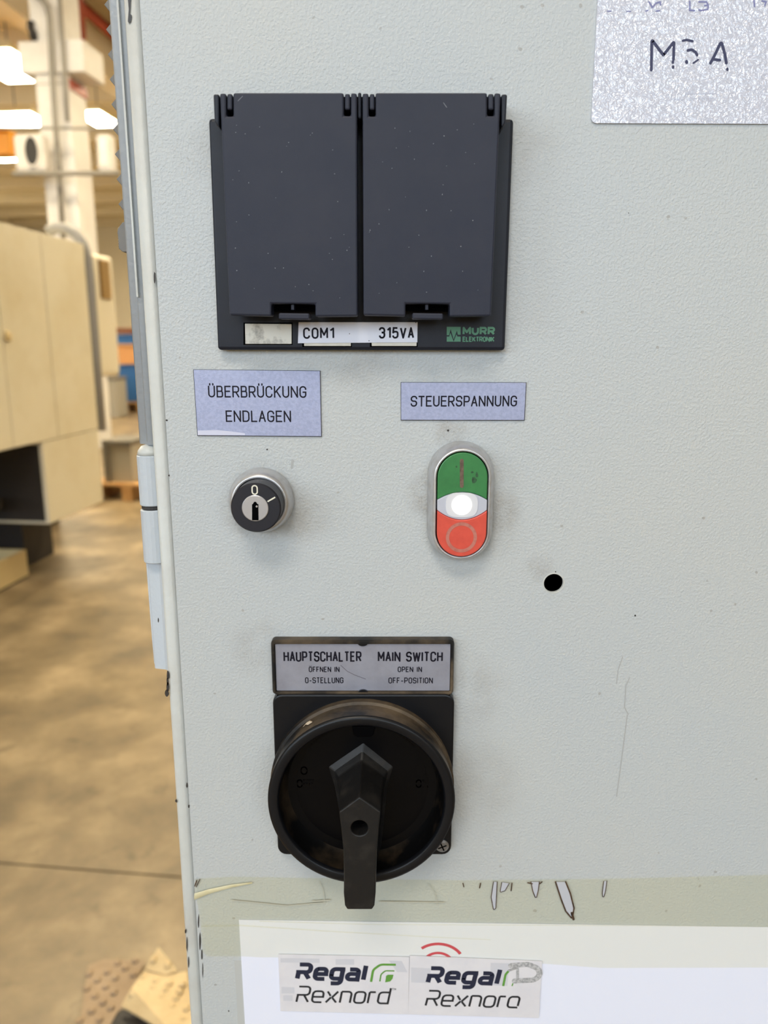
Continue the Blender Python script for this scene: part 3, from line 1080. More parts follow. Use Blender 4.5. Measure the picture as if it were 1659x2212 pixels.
def knuckle(name, y0, y1, m, hx, half, off=.0):
    z0, z1 = F(300, y1, -.006)[1], F(300, y0, -.006)[1]
    n = 20
    rings = [[Vector((hx + rr_ * math.cos(2 * math.pi * k / n), .0095 + off + rr_ * math.sin(2 * math.pi * k / n), z)) for k in range(n)] for rr_, z in
             ((half - .0004, z0), (half, z0 + .0004), (half, z1 - .0004), (half - .0004, z1))]
    return mk(name, *loft(rings), m, hg, smooth=False)


hx = xp(322, 1100, -.006) + .0008
knuckle('knuckle', 984, 1093, M['frame_paint'], hx, .0058)
knuckle('washer', 1093.5, 1101.5, M['washer'], hx, .0051)
knuckle('knuckle', 1102, 1216, M['frame_paint'], hx, .0058)
kz0, kz1 = F(300, 984, -.006)[1], F(300, 962, -.006)[1]
n = 20
mk('pin_cap', *loft([[Vector((hx + r * math.cos(2 * math.pi * k / n), .0095 + r * math.sin(2 * math.pi * k / n), z)) for k in range(n)] for r, z in
                     ((.0056, kz0), (.0050, kz0 + .0022), (.0034, kz1 - .0006), (.0016, kz1))]), M['edge_paint'], hg, smooth=True)
mk('pin_head', *loft([[Vector((hx + .0014 + r * math.cos(2 * math.pi * k / n), .0095 + r * math.sin(2 * math.pi * k / n), z)) for k in range(n)] for r, z in
                      ((.0017, kz1 - .0005), (.0022, kz1 + .0012), (.0020, kz1 + .0036), (.0009, kz1 + .0046))]), M['frame_paint'], hg, smooth=True)
# leaf: long plate behind and below the knuckles
x0 = xp(331, 1440, -.010)
z0, z1 = F(340, 1446, -.010)[1], F(300, 985, -.010)[1]
leaf = [(x0 - .0006, z1), (xa + .003, z1), (xa + .003, z0), (x0 + .003, z0), (x0 + .0012, z0 + .0007), (x0 + .0003, z0 + .003), (x0, z0 + .02)]
mk('leaf', *prism(leaf, -.0130, -.0105), M['frame_paint'], hg, bevel=.0004)
# concave lower web of the leaf
zq = F(300, 1217, -.006)[1]
rings = []
for z in (z0 + .0006, zq - .001, zq):
    rings.append([Vector((xa + .002, .004, z)), Vector((xa - .0006, .0065, z)), Vector((xa - .0028, .0085, z)), Vector((x0 + .0012, .0098, z)), Vector((x0 + .0006, .0106, z)), Vector((xa + .002, .0106, z))])
mk('leaf_web', *loft(rings), M['frame_paint'], hg, smooth=False)
# side louvres, seen in profile beyond the frame strip
first = None
for k in range(-1, 8):
    zz = F(245, 51.5 + 54.9 * k, -.03)[1]
    if first is None:
        x_ap = xp(227.5, 52, -.036)
        x_in = XE + .003
        A = [(x_in, zz + .0046), (x_ap + .0046, zz + .0046), (x_ap, zz), (x_ap + .0046, zz - .0058), (x_in, zz - .0058)]
        v = [Vector((x, y, z)) for y in (.036, .20) for x, z in A]
        first = mk('louvre_fin', v, [(0, 1, 2, 3, 4), (9, 8, 7, 6, 5)] + [(i, (i + 1) % 5, 5 + (i + 1) % 5, 5 + i) for i in range(5)], M['louvre'], cab, bevel=.0003)
        o0 = ORG[first]
        zfirst = zz
    else:
        dup(first, o0 + Vector((0, 0, zz - zfirst)), cab)
# latch block below the louvres
za_, zb_ = F(255, 480, -.03)[1], F(255, 544, -.03)[1]
xl = xp(253.5, 510, -.03)
pl = [(XE + .003, za_ + .003), (xl + .0028, za_), (xl + .0004, za_ - .0028), (xl, za_ - .005)]
for k in range(6):
    zz = za_ - .005 - k * .0012
    pl += [(xl + .00035, zz - .0004), (xl + .0001, zz - .0008)]
pl += [(xl + .0006, zb_ + .0012), (xl + .0018, zb_), (XE + .003, zb_)]
mk('side_latch', *prism(pl, -.060, -.030), M['louvre'], cab, bevel=.0003)


def blob(cx, cy, rx, ry, n=9, rnd=.45):
    return [(cx + rx * (1 + rnd * (random.random() - .5)) * math.cos(2 * math.pi * k / n), cy + ry * (1 + rnd * (random.random() - .5)) * math.sin(2 * math.pi * k / n)) for k in range(n)]


# chipped paint and marks on the door
for (x, y, rx, ry) in ((334, 600, 2.4, 13), (363, 1458, 3.2, 11), (362, 1472, 2.4, 10), (363, 1484, 3.4, 10), (360, 1497, 5, 8), (404, 1696, 2, 6), (381, 1730, 2.2, 4), (408, 1742, 2, 4),
                       (401, 2012, 2, 5), (404, 2040, 1.4, 16), (429, 1990, 1.6, 14), (432, 2034, 2.2, 18), (436, 2062, 2, 10), (407, 2080, 1.4, 12), (438, 2096, 1.2, 16), (342, 1340, 1.3, 5)):
    p = -.0006 if x < 395 or (x < 420 and y > 1990) else .00012
    flat('paint_chip_and_gap', [pxpoly(blob(x, y, rx, ry), p)], p, M['chip'], cab)
flat('paint_chip_and_gap', [pxpoly([(276, -4), (283, -4), (281, 30), (285, 33), (283, 46), (279, 51), (276, 46), (278, 20)], -.0006)], -.0006, M['washer'], cab)  # grey wedge painting the dark of a gap opening in the edge
for (x, y, r) in ((360, 908, 2.2), (365, 1027, 2.0), (494, 2184, 1.6), (577, 971, 1.8), (1358, 460, 1.2), (1372, 1330, 2), (968, 930, 2.6), (1200, 1235, 1.4)):
    flat('speck', [pxpoly(blob(x, y, r, r), .00012)], .00012, M['chip'], cab)
for pts, wpx, mm in (([(1345, 1419), (1335, 1448), (1332, 1476)], 2.0, 'scratch'), ([(1360, 1464), (1352, 1482), (1349, 1528), (1357, 1543)], 2.2, 'scratch'),
                     ([(1355, 1545), (1344, 1630), (1332, 1720)], 2.4, 'scratch'), ([(632, 995), (630, 1010)], 5, 'scratch')):
    flat('scratch', pxline(pts, .00012, wpx), .00012, M[mm], cab)

# ================================================================== twin-lid interface socket
PB = .0055                        # frame thickness
PL = .0215                        # lid front
sx = thing('interface_socket', (F(780, 757)[0], 0, F(780, 757)[1]), 'dark grey twin service socket with two hinged lids on the cabinet door', 'service socket')
fr = mk('base_frame', *prism(pxpoly([(450, 255), (1110, 256), (1091, 757), (470, 756)], PB), 0, PB), M['black'], sx, bevel=.0014, seg=3)
# raised socket boxes behind the lids
for a, b, lab in ((505, 765, 0), (792, 1052, 1)):
    mk('socket_box', *prism(pxpoly([(a, 268), (b, 268), (b, 672), (a + (0 if lab else 10), 672)], .012), PB, .0135), M['dark'], sx)


def lid(x0t, x0b, x1t, x1b, notches, nb, tab, ribx):
    """front outline of one lid in pixels at its front plane"""
    (n0, n1), (n2, n3) = notches
    yt = 200
    pts = [(x0t, yt + 1), (n0, yt + 1), (n0 + .5, 251), (n1 + .5, 251), (n1, yt), (n2, yt), (n2, 250), (n3, 250), (n3, yt), (x1t, yt + 1),
           (x1b, 683), (nb[1], 684), (nb[1], 657), (nb[0], 656), (nb[0], 683), (x0b, 681)]
    poly = pxpoly(pts, PL)
    o = mk('lid', *prism(poly, .0125, PL), M['lid'], sx, bevel=.0007, seg=2)
    # rim plate of the lid, a little smaller, closing it against the frame
    mk('lid_rim', *prism(pxpoly([(x0t + 8, 256), (x1t - 6, 256), (x1b - 5, 652), (x0b + 5, 652)], .0125), PB, .0125), M['black'], o)
    t = mk('latch_tab', *prism(pxpoly([(tab[0], 676), (tab[1], 677), (tab[1], 690), (tab[0], 689)], PL + .001), .012, PL + .001), M['lid'], o, bevel=.0005)
    mk('latch_rib', *prism(pxpoly([(ribx - 3, 655), (ribx + 3, 655), (ribx + 3, 669), (ribx - 3, 669)], PL - .002), .011, PL - .002), M['lid'], o)
    for a, b in notches:
        mk('hinge_pin', *prism(pxpoly([(a + 2.5, 202), (b - 2, 202), (b - 2, 237), (a + 2.5, 237)], PL - .0006), .0115, PL - .0006), M['lid'], o, bevel=.0006)
    return o


lid(474.5, 496, 771, 772.5, ((488, 503.5), (742.5, 758)), (586, 681), (602, 668), 632)
lid(783, 785, 1082, 1061, ((796, 811), (1052.5, 1068.5)), (876, 971), (891, 957), 922)
for xa_, xb_ in ((500, 765), (792, 1055)):
    sp = [pxpoly(blob(random.uniform(xa_, xb_), random.uniform(262, 648), random.uniform(.5, 1.2), random.uniform(.5, 1.6), 6), PL + .00005) for k in range(34)]
    sp += pxline([(958, 222), (965, 232)] if xa_ > 600 else [(514, 218), (524, 208)], PL + .00005, .9)
    props(flat('dust_specks', sp, PL + .00005, M['dust_lid'], sx), kind='stuff')
for pts in ([(460.5, 203), (473, 203), (473.5, 275), (468, 270), (463, 262)], [(773, 199), (780.5, 199), (780.5, 256), (773.5, 256)], [(1083.5, 203), (1096, 203), (1093, 262), (1090, 270), (1083.5, 275)]):
    mk('hinge_ear', *prism(pxpoly(pts, PL - .001), .003 if len(pts) == 5 else .006, PL - .001), M['black'], sx, bevel=.0006)
mk('hinge_bar', *prism(pxpoly([(464, 209), (1093, 209), (1091, 262), (466, 262)], .011), 0, .011), M['dark'], sx)
# legend inserts let into the frame
for (a, b, y0, y1, mm) in ((529, 630, 699, 743, 'soiled_tag'), (656, 758, 700, 747.5, 'cream_tag'), (802, 900, 700, 747.5, 'cream_tag')):
    mk('insert_recess', *prism(pxpoly([(a - 3, y0 - 2), (b + 2, y0 - 2), (b + 2, y1 + 2), (a - 3, y1 + 2)], PB), PB - .001, PB + .00008), M['dark'], sx)
    mk('legend_insert', *prism(pxpoly([(a, y0), (b, y0 + 1), (b, y1), (a + 1, y1)], PB + .0004), PB, PB + .0004), M[mm], sx, bevel=.00015)
# maker's mark
q = PB + .00012
pol = [pxpoly([(965, 706), (995, 706), (995, 723), (989, 723), (987, 714), (980, 733), (973.5, 711), (970, 724), (965, 724)], q),
       pxpoly([(965, 727), (970.5, 727), (973, 719), (980, 738), (965, 738)], q), pxpoly([(980, 738), (986, 722), (988, 727), (995, 727), (995, 738)], q)]
def tri(poly): return [[poly[0], poly[i], poly[i + 1]] for i in range(1, len(poly) - 1)]
flat('emblem', pol[:], q, M['green_print'], sx)
flat('emblem_lettering', px_text('MURR', 999, 1069, 706, 724, q, 4.5, gap=.5, cap=False), q, M['green_print'], sx)
flat('emblem_lettering', px_text('ELEKTRONIK', 999, 1068, 727, 738.5, q, 2.4, gap=.45, cap=False), q, M['green_print'], sx)

# stuck-on label strip
st = thing('label_strip', (F(770, 741)[0], -PB, F(770, 741)[1]), 'white sticky label strip with black lettering across the socket frame', 'label')
PS = PB + .0008
mk('strip', *prism(pxpoly([(645, 696), (902, 696), (901.5, 739.5), (643.5, 741.5)], PS), PB + .00045, PS), M['strip'], st)
flat('lettering', px_text('COM1', 655, 722, 707.5, 732, PS + .00006, 3.7, gap=.62, cap=False), PS + .00006, M['ink'], st)
flat('lettering', px_text('315VA', 818.5, 894.5, 706.5, 731.5, PS + .00006, 3.9, gap=.68, cap=False), PS + .00006, M['ink'], st)
for x, y in ((755, 721), (797, 736), (898, 697)):
    flat('ink_speck', [pxpoly(blob(x, y, 1, 1), PS + .00006)], PS + .00006, M['ink'], st)

# ================================================================== engraved labels
PN = .0010


def nameplate(name, quad, lines, label, wpx):
    cx = sum(a[0] for a in quad) / 4
    cy = max(a[1] for a in quad)
    t = thing(name, (F(cx, cy)[0], 0, F(cx, cy)[1]), label, 'label')
    mk('plate', *prism(pxpoly(quad, PN), 0, PN), M['alu_label'], t, bevel=.00012)
    mk('plate_core', *prism(pxpoly([(quad[0][0] - .8, quad[0][1] - .8), (quad[1][0] + .8, quad[1][1] - .8), (quad[2][0] + .8, quad[2][1] + .9), (quad[3][0] - .8, quad[3][1] + .9)], PN - .0003), 0, PN - .0003), M['ink'], t)
    for s, xa, xb, y0, y1, tilt in lines:
        flat('lettering', px_text(s, xa, xb, y0, y1, PN + .00005, wpx, tilt, gap=.50), PN + .00005, M['ink'], t)
    return t


np1 = nameplate('engraved_nameplate', [(418, 799), (691, 801.5), (694, 942.5), (427, 940.5)],
                (('\u00dcBERBR\u00dcCKUNG', 450, 662, 833, 858.5, 1.0), ('ENDLAGEN', 488, 629, 886.5, 911.5, .5)),
                'silver nameplate with two engraved lines above the key switch', 3.0)
flat('glue_film', [pxpoly([(427, 930), (470, 929), (500, 932), (529, 936), (529, 940), (427, 940)], PN + .00004)], PN + .00004, mat('glue_film_white', (206, 208, 226), 0.5, 0.2), np1)
nameplate('engraved_nameplate', [(866.5, 826.5), (1136.5, 827), (1132.5, 907.5), (866.5, 907)],
          (('STEUERSPANNUNG', 887, 1116.5, 855, 878.5, -.5),), 'silver nameplate with one engraved line above the green and red button', 3.0)

# ================================================================== key switch
kc = F(566, 1079, .0)
ks = thing('key_switch', (kc[0], 0, kc[1]), 'round black key switch in a satin silver bezel', 'key switch')
RK = .0150
mk('bezel', *lathe(kc, [(RK, 0), (RK, .0016), (RK - .0003, .0040), (RK - .0012, .0066), (RK - .0024, .0083), (RK - .0034, .0086), (RK - .0038, .0080), (RK - .0038, .002)], 64, False, False), M['bezel'], ks, smooth=True)
mk('gasket', *lathe(kc, [(RK - .0039, .001), (RK - .0039, .0076)], 48), M['dark'], ks)
PK = .0195
kf = F(554.5, 1096, PK)
kc2 = ((kc[0] + kf[0]) / 2, (kc[1] + kf[1]) / 2)
br = mk('barrel', *lathe(kc2, [(.0110, .004), (.0110, PK - .0006), (.0104, PK)], 64), M['keyblack'], ks, bevel=0)
kp = F(551.5, 1097.5, PK)
mk('lock_core', *lathe(kp, [(.0058, PK - .002), (.0058, PK + .0004), (.0055, PK + .0006)], 48), M['keymetal'], ks)
s_ = PK + .0007
flat('keyway', [pxpoly([(544.5, 1089), (546, 1089), (549, 1084), (553, 1084), (556, 1089), (558, 1089), (558.5, 1124), (544.5, 1124)], s_)], s_, M['dark'], ks)
mk('keyway_pin', *lathe(F(554.5, 1094, s_), [(.0005, s_), (.0004, s_ + .0002)], 12), M['keymetal'], ks)
s2 = PK + .0001
flat('position_mark', px_text('0', 543.5, 557.5, 1047.5, 1069, s2, 3.0), s2, M['cream_ink'], ks)
flat('position_mark', pxline([(594.5, 1074), (578, 1083.5)], s2, 3.2, cap=False), s2, M['cream_ink'], ks)

# ================================================================== illuminated double push-button
PI = .0098
top_, bot_ = F(997.5, 974.5, PI), F(997.5, 1202.5, PI)
lft, rgt = F(941.5, 1088, PI), F(1054, 1088, PI)
bc = ((lft[0] + rgt[0]) / 2, (top_[1] + bot_[1]) / 2)
Ri = (rgt[0] - lft[0]) / 2
Hi = (top_[1] - bot_[1]) / 2 - Ri
Ro = (F(1066, 1080, .003)[0] - F(923.5, 1080, .003)[0]) / 2
pb = thing('double_push_button', (bc[0], 0, bc[1]), 'oval green and red double push-button with a lit white lens', 'push-button')
rings = []
for r, p in ((Ro, 0), (Ro, .0018), (Ro - .0003, .0050), (Ro - .0011, .0080), (Ro - .0021, .0098), (Ri + .0006, .0106), (Ri, .0104), (Ri - .0001, .0098), (Ri - .0001, .003)):
    rings.append([Vector((x, -p, z)) for x, z in stad_pts(bc, r, Hi)])
mk('bezel', *loft(rings, False, False), M['bezel'], pb, smooth=True)
mk('well', *loft([[Vector((x, -p, z)) for x, z in stad_pts(bc, Ri + .0003, Hi)] for p in (.001, .0072)]), M['dark'], pb)
PB2 = .0104
r_ = Ri - .00055
zt_, zb_ = F(998, 1063.3, PB2)[1], F(998, 1121.9, PB2)[1]
ze_t, ze_b = F(942, 1079.7, PB2)[1], F(942, 1101.4, PB2)[1]


def arc(zm, ze, n=20):
    return [(bc[0] - r_ + 2 * r_ * k / n, zm + (ze - zm) * ((2 * k / n - 1) ** 2)) for k in range(n + 1)]


up = [(x, z) for x, z in stad_pts(bc, r_, Hi)][:25]
gpoly = up + arc(zt_ + .0001, ze_t + .0001)
mk('on_button', *prism(gpoly, .0065, PB2), M['green'], pb, bevel=.0004)
dn = stad_pts(bc, r_, Hi)[25:]
rpoly = dn + arc(zb_ - .0001, ze_b - .0001)[::-1]
mk('off_button', *prism(rpoly, .0065, PB2 + .0012), M['red'], pb, bevel=.0004)
eye = arc(zt_, ze_t) + arc(zb_, ze_b)[::-1]
ln = mk('lens', *prism(eye, .0065, PB2 + .0006), M['lens'], pb, bevel=.0003)
lc = F(997.5, 1091, PB2 + .0008)
mk('lens_window', *prism([(lc[0] + .0072 * math.copysign(abs(math.cos(t)) ** .55, math.cos(t)), lc[1] + .0056 * math.copysign(abs(math.sin(t)) ** .75, math.sin(t))) for t in [2 * math.pi * k / 40 for k in range(40)]], PB2, PB2 + .0009), M['lens_ring'], ln)
mk('lamp', *lathe(lc, [(.0045, PB2), (.0045, PB2 + .0011), (.0040, PB2 + .0014)], 40), M['lamp_on'], pb)
q = PB2 + .0001
flat('on_mark', pxline([(997.5, 995), (997.5, 1050)], q, 8.2), q, M['worn_print'], pb)
flat('dirt_spot', [pxpoly(blob(1024, 1037, 6, 7), q), pxpoly(blob(1030, 1026, 3, 6), q), pxpoly(blob(1020, 1020, 3, 2), q), pxpoly(blob(986, 1008, 2, 2), q)], q, mat('finger_dirt', (48, 92, 56), .6, vary=((32, 60, 38), 700, .45, .6)), pb)
q = PB2 + .0013
oc = F(996.7, 1161, q)
ro = F(996.7 + 30, 1161, q)[0] - oc[0]
flat('off_mark', ribbon([(oc[0] + ro * math.cos(t), oc[1] + ro * math.sin(t)) for t in [2 * math.pi * k / 56 for k in range(56)]], ro * .245, True), q, M['worn_ring'], pb)

# ================================================================== legend holder above the main switch
lg = thing('legend_holder', (F(783, 1498)[0], 0, F(783, 1498)[1]), 'black framed silver legend plate directly above the rotary main switch', 'legend plate')
PF = .0052
o_ = pxpoly([(586, 1379.5), (980.5, 1379.5), (979, 1497), (590, 1497)], PF * .5)
x0, x1 = (o_[0][0] + o_[3][0]) / 2, (o_[1][0] + o_[2][0]) / 2
z1, z0 = o_[0][1], o_[2][1]
i_ = pxpoly([(593, 1390.5), (973.5, 1390.5), (972.5, 1493), (597, 1493)], PF - .001)
ix0, ix1 = (i_[0][0] + i_[3][0]) / 2, (i_[1][0] + i_[2][0]) / 2
iz1, iz0 = i_[0][1], i_[2][1]
rings = []
for ax0, ax1, az0, az1, r, p in ((x0, x1, z0, z1, .002, 0), (x0, x1, z0, z1, .002, PF - .0012), (x0 + .0006, x1 - .0006, z0 + .0005, z1 - .0006, .0018, PF),
                                 (ix0 - .0003, ix1 + .0003, iz0 - .0003, iz1 + .0003, .0006, PF), (ix0, ix1, iz0, iz1, .0005, PF - .0004), (ix0, ix1, iz0, iz1, .0005, .002)):
    rings.append([Vector((x, -p, z)) for x, z in rrect(ax0, ax1, az0, az1, r)])
mk('holder_frame', *loft(rings, True, False), M['switch_dirty'], lg)
PP = PF - .0012
mk('legend_insert', *prism(rrect(ix0 + .0002, ix1 - .0002, iz0 + .0002, iz1 - .0002, .0004, 2), .001, PP), M['alu_plate'], lg)
for zz, yy in ((iz1, 1), (iz0, -1)):
    cx = (ix0 + ix1) / 2
    mk('retaining_tab', *prism([(cx + .0024 * math.cos(t), zz - yy * .0016 * math.sin(t) + yy * .0006) for t in [math.pi * k / 10 for k in range(11)]], .001, PF - .0002), M['switch'], lg)
q = PP + .00006
for s, xa, xb, y0, y1, wpx in (('HAUPTSCHALTER', 612.5, 781, 1407, 1429.5, 3.6), ('MAIN SWITCH', 816, 956.5, 1407.5, 1429.5, 3.6), ('\u00d6FFNEN IN', 667, 733.5, 1440, 1452, 2.0),
                               ('O-STELLUNG', 659, 742, 1463, 1476, 2.0), ('OPEN IN', 859, 911.5, 1440, 1452, 2.0), ('OFF-POSITION', 839, 935, 1463.5, 1476.5, 2.0)):
    flat('lettering', px_text(s, xa, xb, y0, y1, q, wpx, gap=.55, cap=False), q, M['ink'], lg)
flat('scratch', pxline([(736, 1437), (750, 1450), (766, 1458), (790, 1467)], q, 1.2), q, M['scratch_dark'], lg)

# ================================================================== rotary main switch
PW = .0062
rs = thing('rotary_main_switch', (F(783, 1848)[0], 0, F(783, 1848)[1]), 'large black rotary main switch with a pentagonal grip', 'main switch')
o_ = pxpoly([(588, 1501), (980, 1501), (976.5, 1847.5), (600.5, 1846)], PW)
x0, x1 = (o_[0][0] + o_[3][0]) / 2, (o_[1][0] + o_[2][0]) / 2
mk('base_plate', *prism(rrect(x0, x1, (o_[2][1] + o_[3][1]) / 2, o_[0][1], .0045), 0, PW), M['switch'], rs, bevel=.0008)
PR = .0230
a_, b_ = F(577.6, 1729, PR), F(983.6, 1729, PR)
RR = (b_[0] - a_[0]) / 2
tz, bz = F(780, 1553, PR)[1], F(780, 1905.5, PR)[1]
rc = ((a_[0] + b_[0]) / 2, (tz + bz) / 2)
RD = RR
NR = 96
mk('drum', *lathe(rc, [(RD + .0006, PW - .001), (RD + .0006, .0096), (RD - .0006, .0104), (RD - .0008, .0152), (RD - .0002, .0160), (RD, PR - .0012)], NR, False, False), M['switch_dirty'], rs, smooth=False)
mk('drum_rim', *lathe(rc, [(RD, PR - .0014), (RD - .0004, PR - .0003), (RD - .0016, PR), (RD - .0042, PR), (RD - .0050, PR - .0006), (RD - .0053, PR - .002)], NR, False, False), M['switch'], rs, smooth=True)
mk('dial_wall', *lathe(rc, [(RD - .0053, PR - .002), (RD - .0060, .0120), (RD - .0080, .0096)], NR, False, False), M['dial_dusty'], rs, smooth=True)
mk('dial_floor', *lathe(rc, [(RD - .0080, .0096), (RD - .012, .0090), (.002, .0090)], NR, False, True), M['dial'], rs, smooth=False)
# notch in the top of the rim
mk('locking_notch', *prism(pxpoly([(760, 1570), (811, 1570), (807, 1589), (799, 1593), (772, 1593), (764, 1589)], PR - .0006), .0095, PR - .0006), M['dark'], rs, bevel=.0006)
# embossed arrows and words on the dial
PE = .00915


def dial(a, r):
    t = math.radians(a)
    return (rc[0] + r * math.sin(t), rc[1] + r * math.cos(t))


for sgn in (-1, 1):
    pts = [dial(sgn * a, .0335) for a in range(14, 53, 3)]
    pol = ribbon(pts, .0011)
    e, d0, d1 = dial(sgn * 58, .0335), dial(sgn * 51, .0362), dial(sgn * 51, .0308)
    pol.append([e, d0, d1])
    v, f = [], []
    for P in pol:
        nn = len(P)
        vv, ff = prism([tuple(x) for x in P], .0089, PE)
        f += [tuple(i + len(v) for i in t) for t in ff]
        v += vv
    mk('embossed_arrow', v, f, M['dial'], rs)
for s, x, z, ww in (('0', -.0300, .006, .0034), ('OFF', -.0320, -.001, .0085), ('I', .0300, .006, .0012), ('ON', .0262, -.001, .0062)):
    pol = text_polys(s, rc[0] + x, rc[0] + x + ww, rc[1] + z, rc[1] + z + .0045, .0006)
    v, f = [], []
    for P in pol:
        vv, ff = prism([tuple(q) for q in P], .0089, PE)
        f += [tuple(i + len(v) for i in t) for t in ff]
        v += vv
    mk('embossed_mark', v, f, M['dial'], rs)

# grip: home-plate section, flaring to its foot, waisted front
PG = .0405
front = [(776.5, 1722), (822, 1754), (818, 1790), (814, 1840), (812.5, 1890), (811.5, 1930), (809, 1957), (804, 1965), (750, 1965), (745, 1957), (742.5, 1930), (743, 1890), (742, 1840), (737, 1790), (732.5, 1754)]
fp = [Vector(F(x, y, PG)) for x, y in front]
foot = [(785, 1602), (851, 1655), (838, 1700), (832, 1760), (828, 1800), (824, 1830), (820, 1850), (816, 1856), (748, 1856), (744, 1850), (740, 1830), (738, 1800), (733, 1760), (722, 1700), (708, 1655)]
bp = [Vector(F(x, y, .0088)) for x, y in foot]
rings = []
for t, p, fl in ((0, .0088, 0), (.10, .0105, .45), (.22, .0135, .78), (.5, .0225, .93), (1, PG, 1.0)):
    # fl 0 = foot outline, 1 = front outline
    rings.append([Vector(((b.x + (f.x - b.x) * fl), -p, (b.y + (f.y - b.y) * fl))) for f, b in zip(fp, bp)])
g = mk('grip', *loft(rings), M['grip'], rs)
hc = F(776.5, 1789, PG)
cutv, cutf = lathe(hc, [(.0038, PG - .009), (.0038, PG + .004)], 28)
cut(g, [mk('cutter', cutv, cutf, M['dark'])])
bm_ = g.modifiers.new('bevel', 'BEVEL')
bm_.width, bm_.segments, bm_.limit_method, bm_.angle_limit = .0006, 2, 'ANGLE', math.radians(30)
mk('grip_bore', *lathe(hc, [(.00375, PG - .0089), (.00375, PG - .0082)], 28), M['dark'], rs)
# screw in the lower right corner of the plate
for x, y in ((955, 1826),):
    c = F(x, y, PW)
    s = mk('plate_screw', *lathe(c, [(.0034, PW - .001), (.0034, PW + .0006), (.0024, PW + .0014)], 24), M['screw'], rs, smooth=False)
    for a in (0.4, 0.4 + math.pi / 2):
        flat('cross_slot', ribbon([(c[0] - .002 * math.cos(a), c[1] - .002 * math.sin(a)), (c[0] + .002 * math.cos(a), c[1] + .002 * math.sin(a))], .0007), PW + .00145, M['dark'], s)
# pale flake of dirt on the drum
cfl = F(664, 1566, .018)
mk('pale_flake', *prism([(cfl[0] - .0022, cfl[1] - .0016), (cfl[0] - .001, cfl[1] - .0002), (cfl[0] + .0002, cfl[1] - .0004), (cfl[0] + .0022, cfl[1] + .0010), (cfl[0] + .001, cfl[1] + .0014), (cfl[0] - .0004, cfl[1] + .0006)], .0165, .0172), M['dust_flake'], rs)

# ================================================================== laminated sheet, upper right
PSH = .0008
sh = thing('laminated_sheet', (F(1470, 266)[0], 0, F(1470, 266)[1]), 'glossy laminated sheet with a handwritten mark at the upper right', 'sheet')
A_, B_ = F(1277, 266, PSH), F(1800, 268, PSH)
Tt = F(1288, -60, PSH)
crn = fillet([(A_[0], A_[1], .0022), B_ + (0,), (B_[0], Tt[1] + .05, 0), (Tt[0] + .001, Tt[1] + .05, 0)], True)
mk('film', *prism([tuple(q) for q in crn], 0, PSH), M['laminate'], sh)
q = PSH + .00006
flat('handwriting', pxline([(1407, 151), (1408, 86), (1433, 119), (1456, 90), (1455, 128)], q, 5.6, rnd=1)
     + pxline([(1453.5, 133), (1453.5, 135)], q, 5) + pxline([(1454, 144), (1454, 146)], q, 5)
     + pxline([(1475, 88), (1483, 86), (1496, 89)], q, 4.4, rnd=6) + pxline([(1486, 109), (1494, 107), (1503, 113), (1506, 119)], q, 5, rnd=6)
     + pxline([(1483, 133), (1483.5, 134.5)], q, 6) + pxline([(1498, 136), (1508, 129)], q, 3.4)
     + pxline([(1535, 136), (1545, 117), (1558, 89), (1566, 118), (1569, 136)], q, 5.6, rnd=2) + pxline([(1541, 128), (1555, 130)], q, 5) + pxline([(1571, 149), (1571.5, 150.5)], q, 5), q, M['marker'], sh)
fr_ = [([(1312, 24), (1320, 24)], 2), ([(1354, 24.5), (1362, 24.5)], 2), ([(1395, 24), (1400, 22)], 2.4), ([(1402, 4), (1409, 16), (1417, 7), (1426, 4), (1427, 10)], 3), ([(1417, 24), (1425, 23)], 2.4),
       ([(1490, 3), (1490, 22), (1500, 23)], 3), ([(1510, 4), (1526, 4), (1530, 11), (1522, 12)], 3), ([(1530, 12), (1529, 20), (1514, 23), (1510, 21)], 3), ([(1628, -6), (1630, 14)], 3), ([(1646, 2), (1655, 4), (1652, 12)], 3)]
flat('faded_writing', [P for pts, wpx in fr_ for P in pxline(pts, q, wpx)], q, M['marker_faint'], sh)
fr_ = [([(1448 + k * 8, 216), (1452 + k * 8, 214)], 2) for k in range(4)] + [([(1490 + k * 9, 217), (1490 + k * 9, 212), (1495 + k * 9, 212)], 1.6) for k in range(6)] + [([(1480, 203), (1546, 202)], 1.4)]
flat('faded_print', [P for pts, wpx in fr_ for P in pxline(pts, q, wpx)], q, M['print_faint'], sh)

# ================================================================== paper, tape and stickers at the foot
PPA = .0006
po = thing('pouch_backing', (F(1100, 2212)[0], 0, F(516, 1987)[1] - .21), 'grey plastic backing sheet whose edge shows left of the white paper', 'backing sheet')
zbt = F(516, 1987.5, PPA)[1] - .21          # an A4 sheet laid across


def run_down(a, b):
    """the line a-b carried on down to the sheet's lower edge"""
    t = (zbt - a[1]) / (b[1] - a[1])
    return (a[0] + (b[0] - a[0]) * t, zbt)


